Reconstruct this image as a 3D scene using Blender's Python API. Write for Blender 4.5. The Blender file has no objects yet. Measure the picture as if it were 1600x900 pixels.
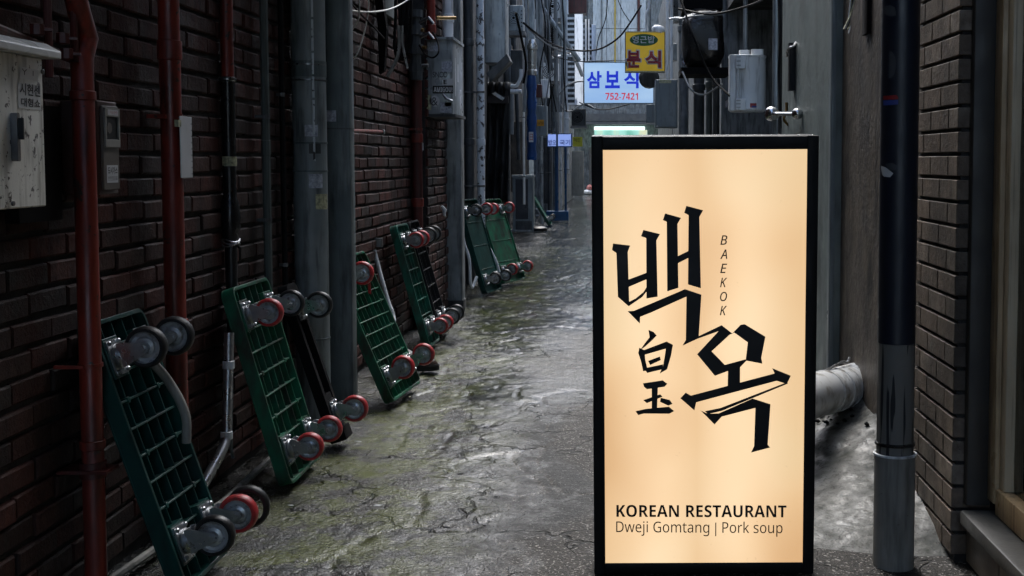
import bpy, bmesh, math, random
from mathutils import Vector, Matrix, noise
random.seed(7)
S = bpy.context.scene
C = S.collection
R = math.radians
PI = math.pi

# ------------------------------------------------------------------ camera
H = 1.13                      # eye height
FPX, PPX, PPY = 1900.0, 973.0, 371.0     # focal length and optical axis in photo pixels
TH = math.atan(120.0 / FPX)   # slight downward pitch
cam = bpy.data.cameras.new('camera')
cam.sensor_width = 36.0
cam.lens = FPX / 1600 * 36.0
cam.shift_x = (800 - PPX) / 1600
cam.shift_y = -(450 - PPY) / 1600
cam.clip_start, cam.clip_end = 0.05, 400
cam_o = bpy.data.objects.new('camera', cam)
C.objects.link(cam_o)
cam_o.location = (0, 0, H)
cam_o.rotation_euler = (PI / 2 - TH, 0, 0)
S.camera = cam_o

# ------------------------------------------------------------------ sky and sun (overcast)
SUN_EL, SUN_AZ = R(56), R(-4)          # azimuth measured from +Y (down the alley) towards +X
w = bpy.data.worlds.new('World'); S.world = w; w.use_nodes = True
nt = w.node_tree
bg = nt.nodes['Background']
sky = nt.nodes.new('ShaderNodeTexSky'); sky.sky_type = 'NISHITA'
sky.sun_disc = False
sky.sun_elevation = SUN_EL
sky.sun_rotation = SUN_AZ
sky.air_density = 1.0; sky.dust_density = 4.0; sky.ozone_density = 1.0
nt.links.new(sky.outputs[0], bg.inputs[0])
bg.inputs[1].default_value = 0.15
sun = bpy.data.lights.new('sun', 'SUN')
sun.energy = 1.75; sun.angle = R(50); sun.color = (0.87, 0.95, 1.0)
sun_o = bpy.data.objects.new('sun', sun); C.objects.link(sun_o)
d = Vector((math.sin(SUN_AZ) * math.cos(SUN_EL), math.cos(SUN_AZ) * math.cos(SUN_EL), math.sin(SUN_EL)))
sun_o.rotation_euler = d.to_track_quat('Z', 'Y').to_euler()
sun_o.location = (0, 10, 12)
vs = S.view_settings
vs.view_transform = 'Standard'; vs.look = 'None'; vs.gamma = 1.0; vs.use_curve_mapping = False
vs.exposure = 1.3
S.cycles.max_bounces = 5; S.cycles.diffuse_bounces = 3; S.cycles.glossy_bounces = 3
S.cycles.use_adaptive_sampling = True; S.cycles.adaptive_threshold = 0.03
S.cycles.use_denoising = True

# ------------------------------------------------------------------ measuring helpers
cT, sT = math.cos(TH), math.sin(TH)
def ray(px, py):
    dx, dy = (px - PPX) / FPX, -(py - PPY) / FPX
    return Vector((dx, cT + dy * sT, -sT + dy * cT))
def W(px, py, Y):
    r = ray(px, py); t = Y / r.y
    return Vector((r.x * t, Y, H + r.z * t))
def L(px, py, X):
    r = ray(px, py); t = X / r.x
    return Vector((X, r.y * t, H + r.z * t))
def G(px, py, z=0.0):
    r = ray(px, py); t = (z - H) / r.z
    return Vector((r.x * t, r.y * t, z))

# ------------------------------------------------------------------ mesh builder
class MB:
    def __init__(s): s.v = []; s.f = []; s.m = []
    def add(s, vs, fs, m=0):
        b = len(s.v); s.v += [tuple(v) for v in vs]
        s.f += [tuple(i + b for i in f) for f in fs]; s.m += [m] * len(fs)
        return s
    def box(s, x0, x1, y0, y1, z0, z1, m=0, M=None):
        vs = [Vector((x, y, z)) for z in (z0, z1) for y in (y0, y1) for x in (x0, x1)]
        if M: vs = [M @ v for v in vs]
        return s.add(vs, [(0, 2, 3, 1), (4, 5, 7, 6), (0, 1, 5, 4), (2, 6, 7, 3), (0, 4, 6, 2), (1, 3, 7, 5)], m)
    def cbox(s, x0, x1, y0, y1, z0, z1, c=0.01, m=0, axis='z'):
        # box with chamfered edges along an axis
        if axis == 'z':
            p = rrect(x0, x1, y0, y1, c, 2); return s.prism([Vector((a, b, z0)) for a, b in p], Vector((0, 0, z1 - z0)), m)
        if axis == 'x':
            p = rrect(y0, y1, z0, z1, c, 2); return s.prism([Vector((x0, a, b)) for a, b in p], Vector((x1 - x0, 0, 0)), m)
        p = rrect(x0, x1, z0, z1, c, 2); return s.prism([Vector((a, y0, b)) for a, b in p], Vector((0, y1 - y0, 0)), m)
    def prism(s, poly, ext, m=0):
        n = len(poly); vs = list(poly) + [p + ext for p in poly]
        fs = [tuple(range(n)), tuple(range(2 * n - 1, n - 1, -1))] + [(i, i + n, (i + 1) % n + n, (i + 1) % n) for i in range(n)]
        return s.add(vs, fs, m)
    def tube(s, pts, r, n=10, m=0, cap=True):
        pts = [Vector(p) for p in pts]
        k = len(pts); rs = r if isinstance(r, (list, tuple)) else [r] * k
        tang = []
        for i in range(k):
            a = pts[max(i - 1, 0)]; b = pts[min(i + 1, k - 1)]
            if 0 < i < k - 1:
                t = (pts[i] - a).normalized() + (b - pts[i]).normalized()
                if t.length < 1e-6: t = b - a
            else: t = b - a
            tang.append(t.normalized())
        up = Vector((0, 0, 1)) if abs(tang[0].z) < 0.9 else Vector((1, 0, 0))
        u = (up - tang[0] * up.dot(tang[0])).normalized()
        vs = []
        for i in range(k):
            t = tang[i]; u = (u - t * u.dot(t)).normalized(); vv = t.cross(u)
            for j in range(n):
                a = 2 * PI * j / n
                vs.append(pts[i] + (u * math.cos(a) + vv * math.sin(a)) * rs[i])
        fs = [(i * n + j, i * n + (j + 1) % n, (i + 1) * n + (j + 1) % n, (i + 1) * n + j) for i in range(k - 1) for j in range(n)]
        if cap: fs += [tuple(range(n - 1, -1, -1)), tuple(range((k - 1) * n, k * n))]
        return s.add(vs, fs, m)
    def lathe(s, prof, o, ax, n=20, m=0, cap=True):
        o = Vector(o); ax = Vector(ax).normalized()
        up = Vector((0, 0, 1)) if abs(ax.z) < 0.9 else Vector((1, 0, 0))
        u = (up - ax * up.dot(ax)).normalized(); vv = ax.cross(u)
        k = len(prof); vs = []
        for (r, h) in prof:
            for j in range(n):
                a = 2 * PI * j / n
                vs.append(o + ax * h + (u * math.cos(a) + vv * math.sin(a)) * r)
        fs = [(i * n + j, i * n + (j + 1) % n, (i + 1) * n + (j + 1) % n, (i + 1) * n + j) for i in range(k - 1) for j in range(n)]
        if cap: fs += [tuple(range(n - 1, -1, -1)), tuple(range((k - 1) * n, k * n))]
        return s.add(vs, fs, m)
    def build(s, name, mats, parent=None, smooth=0.6, bevel=0, origin=None):
        me = bpy.data.meshes.new(name)
        vv = s.v
        if origin is not None:
            o = Vector(origin); vv = [(a - o.x, b - o.y, c - o.z) for a, b, c in vv]
        me.from_pydata(vv, [], s.f)
        mats = mats if isinstance(mats, (list, tuple)) else [mats]
        for m in mats: me.materials.append(MT[m] if isinstance(m, str) else m)
        if len(mats) > 1: me.polygons.foreach_set('material_index', s.m)
        bm = bmesh.new(); bm.from_mesh(me); bmesh.ops.recalc_face_normals(bm, faces=bm.faces); bm.to_mesh(me); bm.free()
        if smooth:
            me.shade_smooth(); me.set_sharp_from_angle(angle=smooth)
        ob = bpy.data.objects.new(name, me); C.objects.link(ob)
        if origin is not None: ob.location = origin
        if parent: ob.parent = parent
        if bevel:
            b = ob.modifiers.new('bevel', 'BEVEL'); b.width = bevel; b.segments = 2; b.limit_method = 'ANGLE'; b.angle_limit = R(40)
        return ob
def rrect(x0, x1, y0, y1, r, k=3):
    p = []
    for cx, cy, a0 in ((x1 - r, y1 - r, 0), (x0 + r, y1 - r, 90), (x0 + r, y0 + r, 180), (x1 - r, y0 + r, 270)):
        for i in range(k + 1):
            a = R(a0 + 90 * i / k); p.append((cx + r * math.cos(a), cy + r * math.sin(a)))
    return p
def spline(pts, k=8):
    pts = [Vector(p) for p in pts]; q = [pts[0] * 2 - pts[1]] + pts + [pts[-1] * 2 - pts[-2]]
    out = []
    for i in range(1, len(q) - 2):
        for j in range(k):
            t = j / k; a, b, c, e = q[i - 1:i + 3]
            out.append(0.5 * ((2 * b) + (c - a) * t + (2 * a - 5 * b + 4 * c - e) * t * t + (3 * b - a - 3 * c + e) * t ** 3))
    return out + [pts[-1]]
def tag(o, label, cat, group=None):
    o['label'] = label; o['category'] = cat
    if group: o['group'] = group
    return o
def empty(name, loc, label, cat, group=None, rot=(0, 0, 0)):
    o = bpy.data.objects.new(name, None); C.objects.link(o); o.location = loc; o.rotation_euler = rot
    o.empty_display_size = 0.1
    return tag(o, label, cat, group)
def struct(o): o['kind'] = 'structure'; return o
# parts given in world coordinates under an empty that is not rotated
def wpart(mb, name, mat, parent, smooth=0.6, bevel=0):
    o = mb.build(name, mat, None, smooth, bevel); o.parent = parent
    o.location = -Vector(parent.location); return o

# ------------------------------------------------------------------ materials
MT = {}
def N(nt, t, **k):
    n = nt.nodes.new(t)
    for a, b in k.items():
        if a.startswith('i_'):
            key = a[2:]; n.inputs[int(key) if key.isdigit() else key].default_value = b
        else: setattr(n, a, b)
    return n
def ramp(nt, fac, stops, interp='LINEAR'):
    n = nt.nodes.new('ShaderNodeValToRGB'); n.color_ramp.interpolation = interp
    e = n.color_ramp.elements
    while len(e) < len(stops): e.new(0.5)
    for el, (p, c) in zip(e, stops):
        el.position = p; el.color = (c, c, c, 1) if isinstance(c, (int, float)) else (*c, 1)
    nt.links.new(fac, n.inputs[0]); return n.outputs[0]
def mixc(nt, fac, a, b, mode='MIX'):
    n = nt.nodes.new('ShaderNodeMix'); n.data_type = 'RGBA'; n.blend_type = mode
    for i, x in ((0, fac), (6, a), (7, b)):
        if hasattr(x, 'links') or hasattr(x, 'is_linked'): nt.links.new(x, n.inputs[i])
        else: n.inputs[i].default_value = x if i == 0 else (*x, 1)
    return n.outputs[2]
def maths(nt, op, a, b=0.0, clamp=False):
    n = nt.nodes.new('ShaderNodeMath'); n.operation = op; n.use_clamp = clamp
    for i, x in ((0, a), (1, b)):
        if hasattr(x, 'is_linked'): nt.links.new(x, n.inputs[i])
        else: n.inputs[i].default_value = x
    return n.outputs[0]
def newmat(name):
    m = bpy.data.materials.new(name); m.use_nodes = True; MT[name] = m
    nt = m.node_tree; return m, nt, nt.nodes['Principled BSDF']
def wpos(nt, sc=(1, 1, 1)):
    g = nt.nodes.new('ShaderNodeNewGeometry')
    mp = nt.nodes.new('ShaderNodeMapping'); mp.inputs['Scale'].default_value = sc
    nt.links.new(g.outputs['Position'], mp.inputs[0]); return mp.outputs[0]
def nz(nt, vec, scale, detail=4, rough=0.6, dist=0.0):
    n = nt.nodes.new('ShaderNodeTexNoise'); n.inputs['Scale'].default_value = scale; n.inputs['Detail'].default_value = detail
    n.inputs['Roughness'].default_value = rough; n.inputs['Distortion'].default_value = dist
    nt.links.new(vec, n.inputs['Vector']); return n.outputs['Fac']
def bumpn(nt, h, strength, dist=0.01, prev=None):
    n = nt.nodes.new('ShaderNodeBump'); n.inputs['Strength'].default_value = strength; n.inputs['Distance'].default_value = dist
    nt.links.new(h, n.inputs['Height'])
    if prev: nt.links.new(prev, n.inputs['Normal'])
    return n.outputs[0]
def pmat(name, c1, c2=None, rough=0.5, rvar=0.15, metal=0.0, scale=5.0, dirt=None, damt=0.5, dscale=(9, 9, 1.2), bump=0.25, bscale=90, spec=0.5, chips=None, camt=0.62, cscale=30, coat=0):
    """painted/plain surface: two-tone mottling, run-down dirt streaks, chips of another colour, fine relief"""
    m, nt, p = newmat(name)
    P = wpos(nt)
    c2 = c2 or tuple(x * 0.6 for x in c1)
    n0 = nz(nt, P, scale, 3)
    col = mixc(nt, ramp(nt, n0, [(0.3, 0), (0.7, 1)]), c1, c2)
    rg = ramp(nt, n0, [(0.3, max(0.04, rough - rvar)), (0.7, min(1, rough + rvar))])
    if dirt:
        st = ramp(nt, nz(nt, wpos(nt, dscale), 3.0, 3), [(0.62 - 0.3 * damt, 0), (0.82 - 0.2 * damt, 1)])
        col = mixc(nt, st, col, dirt)
    if chips:
        ch = ramp(nt, nz(nt, P, cscale, 6, 0.65), [(camt, 0), (camt + 0.02, 1)])
        col = mixc(nt, ch, col, chips)
    nt.links.new(col, p.inputs['Base Color']); nt.links.new(rg, p.inputs['Roughness'])
    p.inputs['Metallic'].default_value = metal; p.inputs['Specular IOR Level'].default_value = spec
    p.inputs['Coat Weight'].default_value = coat
    if bump: nt.links.new(bumpn(nt, nz(nt, P, bscale, 2, 0.6), bump, 0.004), p.inputs['Normal'])
    return m
def brickmat(name, stops, soot=(0.007, 0.0065, 0.0065), rough=0.7, spec=0.25):
    m, nt, p = newmat(name)
    oi = N(nt, 'ShaderNodeObjectInfo'); at = N(nt, 'ShaderNodeAttribute', attribute_name='rnd')
    r = maths(nt, 'FRACT', maths(nt, 'ADD', oi.outputs['Random'], at.outputs['Fac']))
    P = wpos(nt)
    col = ramp(nt, r, stops)
    col = mixc(nt, ramp(nt, nz(nt, P, 26, 5), [(0.35, 0), (0.75, 1)]), col, tuple(x * 0.55 for x in stops[0][1]))
    big = ramp(nt, nz(nt, wpos(nt, (1, 1.6, 0.8)), 1.9, 6, 0.7), [(0.38, 0), (0.6, 1)])
    col = mixc(nt, maths(nt, 'MULTIPLY', big, 0.82), col, soot)
    ef = ramp(nt, nz(nt, P, 9, 6, 0.75), [(0.66, 0), (0.78, 1)])
    col = mixc(nt, maths(nt, 'MULTIPLY', ef, 0.35), col, (0.22, 0.21, 0.20))
    nt.links.new(col, p.inputs['Base Color'])
    nt.links.new(ramp(nt, nz(nt, P, 6, 4), [(0.3, rough - 0.22), (0.7, rough + 0.2)]), p.inputs['Roughness'])
    p.inputs['Specular IOR Level'].default_value = spec
    b = bumpn(nt, nz(nt, P, 55, 4, 0.75), 0.8, 0.006)
    nt.links.new(b, p.inputs['Normal'])
    return m
brickmat('brick_red', [(0, (0.075, 0.022, 0.016)), (0.25, (0.11, 0.033, 0.023)), (0.45, (0.05, 0.023, 0.018)), (0.62, (0.08, 0.036, 0.027)), (0.76, (0.022, 0.019, 0.018)), (0.88, (0.06, 0.05, 0.044)), (1, (0.10, 0.042, 0.03))])
brickmat('brick_tan', [(0, (0.20, 0.15, 0.11)), (0.4, (0.24, 0.185, 0.14)), (0.7, (0.17, 0.135, 0.105)), (1, (0.30, 0.25, 0.20))], soot=(0.05, 0.042, 0.035), rough=0.65)
pmat('mortar', (0.03, 0.028, 0.026), (0.012, 0.011, 0.011), 0.85, bump=0.6, bscale=120, scale=9)
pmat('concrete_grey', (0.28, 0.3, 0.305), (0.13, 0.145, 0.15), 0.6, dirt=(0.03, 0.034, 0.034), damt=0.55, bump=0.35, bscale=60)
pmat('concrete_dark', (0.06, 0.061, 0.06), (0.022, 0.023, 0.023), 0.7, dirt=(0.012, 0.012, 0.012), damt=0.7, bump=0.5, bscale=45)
pmat('concrete_brown', (0.12, 0.098, 0.075), (0.055, 0.046, 0.038), 0.6, dirt=(0.015, 0.013, 0.011), damt=0.6, bump=0.9, bscale=30, dscale=(3, 3, 1.2))
pmat('apron', (0.145, 0.147, 0.138), (0.07, 0.072, 0.066), 0.6, rvar=0.25, scale=11, dirt=(0.03, 0.034, 0.024), damt=0.55, dscale=(3.2, 3.2, 3.2), chips=(0.035, 0.034, 0.03), camt=0.56, cscale=75, bump=1.0, bscale=38)
pmat('plaster_green', (0.20, 0.24, 0.235), (0.13, 0.16, 0.16), 0.5, dirt=(0.07, 0.085, 0.085), damt=0.45, bump=0.35, bscale=25, dscale=(2.2, 2.2, 0.8))
pmat('red_paint', (0.26, 0.030, 0.016), (0.17, 0.022, 0.014), 0.42, dirt=(0.045, 0.016, 0.012), damt=0.55, chips=(0.035, 0.025, 0.02), camt=0.62, cscale=22, bump=0.3, bscale=40)
pmat('red_dark', (0.10, 0.014, 0.010), (0.055, 0.012, 0.010), 0.45, dirt=(0.02, 0.012, 0.01), damt=0.4, bump=0.15)
pmat('pole_grey', (0.25, 0.28, 0.285), (0.16, 0.185, 0.195), 0.42, rvar=0.12, dirt=(0.045, 0.052, 0.056), damt=0.45, bump=0.12, bscale=50)
pmat('post_grey', (0.13, 0.16, 0.165), (0.085, 0.11, 0.115), 0.45, dirt=(0.02, 0.026, 0.028), damt=0.5, bump=0.15)
pmat('zinc', (0.50, 0.51, 0.52), (0.33, 0.34, 0.35), 0.34, metal=0.9, scale=22, bump=0.06)
pmat('steel_dark', (0.22, 0.225, 0.23), (0.12, 0.12, 0.125), 0.4, metal=0.85, scale=14, bump=0.08)
pmat('hub', (0.5, 0.51, 0.52), (0.34, 0.345, 0.35), 0.38, metal=0.4, scale=18, dirt=(0.12, 0.095, 0.075), damt=0.45, dscale=(14, 14, 14), bump=0.1)
pmat('rubber', (0.010, 0.010, 0.011), (0.016, 0.016, 0.017), 0.45, bump=0.1, spec=0.35)
pmat('wheel_red', (0.55, 0.028, 0.033), (0.38, 0.022, 0.026), 0.42, dirt=(0.09, 0.03, 0.026), damt=0.5, dscale=(13, 13, 13), bump=0.05)
pmat('green_plastic', (0.006, 0.15, 0.073), (0.005, 0.10, 0.052), 0.42, dirt=(0.022, 0.030, 0.020), damt=0.8, chips=(0.06, 0.13, 0.09), camt=0.68, cscale=18, dscale=(7, 7, 3), bump=0.1)
pmat('teal_plastic', (0.006, 0.15, 0.1), (0.006, 0.10, 0.072), 0.42, dirt=(0.022, 0.030, 0.020), damt=0.8, chips=(0.06, 0.13, 0.09), camt=0.68, cscale=18, dscale=(7, 7, 3), bump=0.1)
pmat('dark_teal', (0.005, 0.055, 0.046), (0.005, 0.032, 0.027), 0.42, spec=0.3, dirt=(0.008, 0.018, 0.016), damt=0.4, dscale=(7, 7, 3), bump=0.1)
pmat('black_plastic', (0.008, 0.009, 0.01), (0.013, 0.014, 0.015), 0.5, spec=0.35, bump=0.1)
pmat('black_matte', (0.005, 0.005, 0.006), (0.008, 0.008, 0.009), 0.85, bump=0.15, spec=0.1)
pmat('white_cabinet', (0.72, 0.72, 0.68), (0.56, 0.56, 0.52), 0.42, dirt=(0.25, 0.24, 0.21), damt=0.4, dscale=(10, 10, 1.4), chips=(0.05, 0.04, 0.032), camt=0.60, cscale=48, bump=0.2)
pmat('white_lid', (0.62, 0.64, 0.65), (0.50, 0.52, 0.53), 0.3, chips=(0.2, 0.18, 0.16), camt=0.72, bump=0.2)
pmat('meter_grey', (0.14, 0.12, 0.10), (0.095, 0.082, 0.07), 0.45, bump=0.1)
pmat('meter_brown', (0.09, 0.045, 0.035), (0.06, 0.032, 0.026), 0.5, bump=0.15)
pmat('pvc_white', (0.78, 0.8, 0.81), (0.6, 0.63, 0.65), 0.35, dirt=(0.18, 0.18, 0.17), damt=0.35, bump=0.05)
pmat('pvc_grey', (0.30, 0.29, 0.26), (0.22, 0.212, 0.19), 0.6, dirt=(0.11, 0.105, 0.09), damt=0.55, chips=(0.09, 0.085, 0.075), camt=0.66, cscale=40, bump=0.12)
pmat('pvc_duct', (0.76, 0.78, 0.79), (0.62, 0.62, 0.6), 0.36, dirt=(0.2, 0.17, 0.12), damt=0.4, dscale=(5, 5, 5), bump=0.08)
pmat('peeling', (0.76, 0.8, 0.83), (0.6, 0.65, 0.68), 0.5, chips=(0.06, 0.06, 0.06), camt=0.56, cscale=16, bump=0.3)
pmat('navy_pipe', (0.014, 0.018, 0.032), (0.009, 0.012, 0.021), 0.4, dirt=(0.012, 0.013, 0.02), damt=0.3, bump=0.06)
pmat('tar', (0.010, 0.010, 0.011), (0.016, 0.016, 0.017), 0.28, bump=0.2)
pmat('pipe_grey_green', (0.10, 0.12, 0.115), (0.07, 0.085, 0.08), 0.5, dirt=(0.03, 0.034, 0.032), damt=0.5, bump=0.2)
pmat('sheet_metal', (0.42, 0.46, 0.48), (0.26, 0.295, 0.31), 0.38, metal=0.3, dirt=(0.09, 0.1, 0.105), damt=0.45, bump=0.15, bscale=35)
pmat('sheet_dark', (0.075, 0.083, 0.088), (0.035, 0.04, 0.042), 0.5, dirt=(0.02, 0.022, 0.024), damt=0.5, bump=0.2)
pmat('flue', (0.62, 0.61, 0.57), (0.4, 0.4, 0.38), 0.28, metal=0.9, bump=0.06)
pmat('blue_wrap', (0.012, 0.075, 0.25), (0.01, 0.05, 0.17), 0.32, dirt=(0.01, 0.03, 0.07), damt=0.3, bump=0.4, bscale=30)
pmat('blue_paint', (0.012, 0.085, 0.21), (0.01, 0.06, 0.15), 0.35, bump=0.08)
pmat('panel_grey', (0.19, 0.225, 0.24), (0.15, 0.18, 0.195), 0.4, dirt=(0.09, 0.105, 0.11), damt=0.3, bump=0.08)
pmat('heater_white', (0.76, 0.79, 0.8), (0.66, 0.69, 0.7), 0.38, dirt=(0.25, 0.26, 0.26), damt=0.25, bump=0.05)
pmat('louvre', (0.8, 0.83, 0.85), (0.68, 0.72, 0.74), 0.4, dirt=(0.28, 0.3, 0.31), damt=0.3, bump=0.05)
pmat('cable_black', (0.008, 0.008, 0.009), rough=0.7, bump=0, spec=0.15)
pmat('cable_white', (0.78, 0.78, 0.76), (0.62, 0.62, 0.6), rough=0.4, bump=0)
pmat('cable_grey', (0.22, 0.24, 0.25), rough=0.45, bump=0)
pmat('brass', (0.32, 0.2, 0.07), (0.15, 0.09, 0.03), 0.4, metal=0.8, bump=0.1)
pmat('chrome', (0.75, 0.76, 0.77), (0.6, 0.61, 0.62), 0.16, rvar=0.06, metal=1.0, bump=0)
pmat('paper', (0.58, 0.59, 0.60), (0.48, 0.49, 0.5), 0.6, bump=0.1)
pmat('paper_worn', (0.62, 0.65, 0.72), (0.2, 0.22, 0.28), 0.55, scale=70, bump=0.1)
pmat('paper_yellow', (0.62, 0.60, 0.36), (0.2, 0.2, 0.14), 0.55, scale=80, bump=0.1)
pmat('ink', (0.012, 0.012, 0.014), rough=0.55, bump=0)
pmat('ink_soft', (0.06, 0.065, 0.075), rough=0.6, bump=0)
pmat('sticker_white', (0.66, 0.67, 0.68), (0.5, 0.5, 0.5), 0.4, bump=0)
pmat('sticker_red', (0.45, 0.03, 0.03), rough=0.4, bump=0)
pmat('sticker_blue', (0.05, 0.08, 0.35), rough=0.4, bump=0)
pmat('yellow_sign', (0.62, 0.42, 0.02), (0.52, 0.34, 0.015), 0.4, dirt=(0.35, 0.2, 0.02), damt=0.2, bump=0)
pmat('yellow_bright', (0.62, 0.58, 0.03), (0.5, 0.46, 0.03), 0.4, bump=0)
pmat('green_print', (0.01, 0.13, 0.03), rough=0.4, bump=0)
pmat('red_print', (0.36, 0.012, 0.03), rough=0.4, bump=0)
pmat('orange_print', (0.65, 0.3, 0.02), rough=0.4, bump=0)
pmat('leather', (0.075, 0.045, 0.03), (0.03, 0.02, 0.015), 0.35, rvar=0.12, scale=14, bump=0.5, bscale=40)
pmat('wood', (0.46, 0.33, 0.18), (0.34, 0.235, 0.125), 0.42, dirt=(0.13, 0.08, 0.04), damt=0.45, dscale=(30, 30, 0.8), bump=0.15)
pmat('wood_pale', (0.55, 0.45, 0.3), (0.44, 0.35, 0.23), 0.45, dirt=(0.2, 0.155, 0.1), damt=0.3, dscale=(30, 30, 0.8), bump=0.15)
pmat('frame_dark', (0.035, 0.032, 0.028), (0.022, 0.02, 0.018), 0.45, bump=0.1)
pmat('stone_sill', (0.10, 0.098, 0.09), (0.06, 0.06, 0.056), 0.4, bump=0.25)
pmat('tile_brown', (0.15, 0.12, 0.09), (0.10, 0.08, 0.062), 0.4, bump=0.2)
pmat('curtain', (0.74, 0.69, 0.56), (0.64, 0.59, 0.48), 0.7, dirt=(0.3, 0.275, 0.22), damt=0.4, dscale=(14, 14, 0.2), bump=0.1)
pmat('interior', (0.16, 0.15, 0.13), rough=0.7, bump=0)
pmat('facade_tile', (0.62, 0.66, 0.68), (0.48, 0.52, 0.54), 0.35, dirt=(0.25, 0.28, 0.28), damt=0.4, bump=0.1)
pmat('facade_beige', (0.46, 0.43, 0.36), (0.36, 0.34, 0.29), 0.6, dirt=(0.2, 0.19, 0.16), damt=0.3, bump=0.1)
pmat('awning', (0.13, 0.135, 0.135), (0.09, 0.094, 0.096), 0.6, bump=0.1)
pmat('shade_slab', (0.12, 0.12, 0.12), rough=0.7)
pmat('maroon', (0.018, 0.009, 0.009), (0.01, 0.007, 0.007), 0.6, bump=0.3)
pmat('sign_black', (0.004, 0.004, 0.004), (0.007, 0.007, 0.007), 0.55, bump=0.08, spec=0.25)
pmat('pink', (0.55, 0.2, 0.17), (0.35, 0.08, 0.07), 0.6, bump=0.2)
pmat('floor_tile', (0.25, 0.26, 0.26), (0.18, 0.19, 0.19), 0.3, bump=0.2)
def emat(name, col, strength, var=None):
    m, nt, p = newmat(name)
    p.inputs['Base Color'].default_value = (0.12, 0.12, 0.12, 1); p.inputs['Roughness'].default_value = 0.35
    c = var(nt) if var else None
    if c is not None: nt.links.new(c, p.inputs['Emission Color'])
    else: p.inputs['Emission Color'].default_value = (*col, 1)
    p.inputs['Emission Strength'].default_value = strength
    return m
def sign_var(nt):
    a = nz(nt, wpos(nt, (1.5, 1, 1.1)), 2.3, 1.5, 0.4)
    spk = ramp(nt, nz(nt, wpos(nt), 70, 3, 0.6), [(0.70, 1.0), (0.74, 0.86)])
    c_ = ramp(nt, a, [(0.28, (0.86, 0.56, 0.30)), (0.45, (0.96, 0.67, 0.385)), (0.58, (1.0, 0.735, 0.445)), (0.74, (1.0, 0.78, 0.49))])
    tc = N(nt, 'ShaderNodeTexCoord'); sx = N(nt, 'ShaderNodeSeparateXYZ'); nt.links.new(tc.outputs['Object'], sx.inputs[0])
    dx = maths(nt, 'SUBTRACT', maths(nt, 'ABSOLUTE', maths(nt, 'ADD', sx.outputs[0], 0.02)), 0.11)
    tube = ramp(nt, maths(nt, 'ABSOLUTE', dx), [(0.0, 1.0), (0.17, 0.0)], 'EASE')
    dz = maths(nt, 'ABSOLUTE', maths(nt, 'SUBTRACT', sx.outputs[2], 0.48))
    tube = maths(nt, 'MULTIPLY', tube, ramp(nt, dz, [(0.25, 1.0), (0.75, 0.45)], 'EASE'))
    warm = mixc(nt, tube, (0.86, 0.80, 0.72), (1.06, 1.08, 1.12))
    return mixc(nt, 1.0, mixc(nt, 1.0, c_, spk, 'MULTIPLY'), warm, 'MULTIPLY')
emat('sign_glow', (0.95, 0.65, 0.36), 0.4, sign_var)
emat('blue_glow', (0.36, 0.58, 0.92), 0.33, lambda nt: ramp(nt, nz(nt, wpos(nt, (0.8, 1, 3.0)), 1.4, 2, 0.4), [(0.3, (0.28, 0.5, 0.9)), (0.7, (0.52, 0.74, 1.0))]))
emat('lilac_glow', (0.26, 0.38, 0.88), 0.36)
emat('tube_glow', (0.80, 1.0, 0.97), 1.2)
emat('shop_glow', (0.35, 0.75, 0.62), 0.36, lambda nt: ramp(nt, nz(nt, wpos(nt, (1, 1, 0.3)), 1.6, 3, 0.5), [(0.35, (0.12, 0.5, 0.38)), (0.5, (0.35, 0.8, 0.7)), (0.62, (0.75, 0.78, 0.5)), (0.7, (0.3, 0.7, 0.8))]))
def glassmat():
    m, nt, p = newmat('glass')
    out = nt.nodes['Material Output']
    tr = N(nt, 'ShaderNodeBsdfTransparent'); tr.inputs[0].default_value = (0.86, 0.88, 0.85, 1)
    gl = N(nt, 'ShaderNodeBsdfGlossy'); gl.inputs['Roughness'].default_value = 0.04
    fr = N(nt, 'ShaderNodeFresnel'); fr.inputs[0].default_value = 1.5
    mx = N(nt, 'ShaderNodeMixShader'); nt.links.new(fr.outputs[0], mx.inputs[0]); nt.links.new(tr.outputs[0], mx.inputs[1]); nt.links.new(gl.outputs[0], mx.inputs[2])
    nt.links.new(mx.outputs[0], out.inputs[0])
glassmat()

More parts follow.
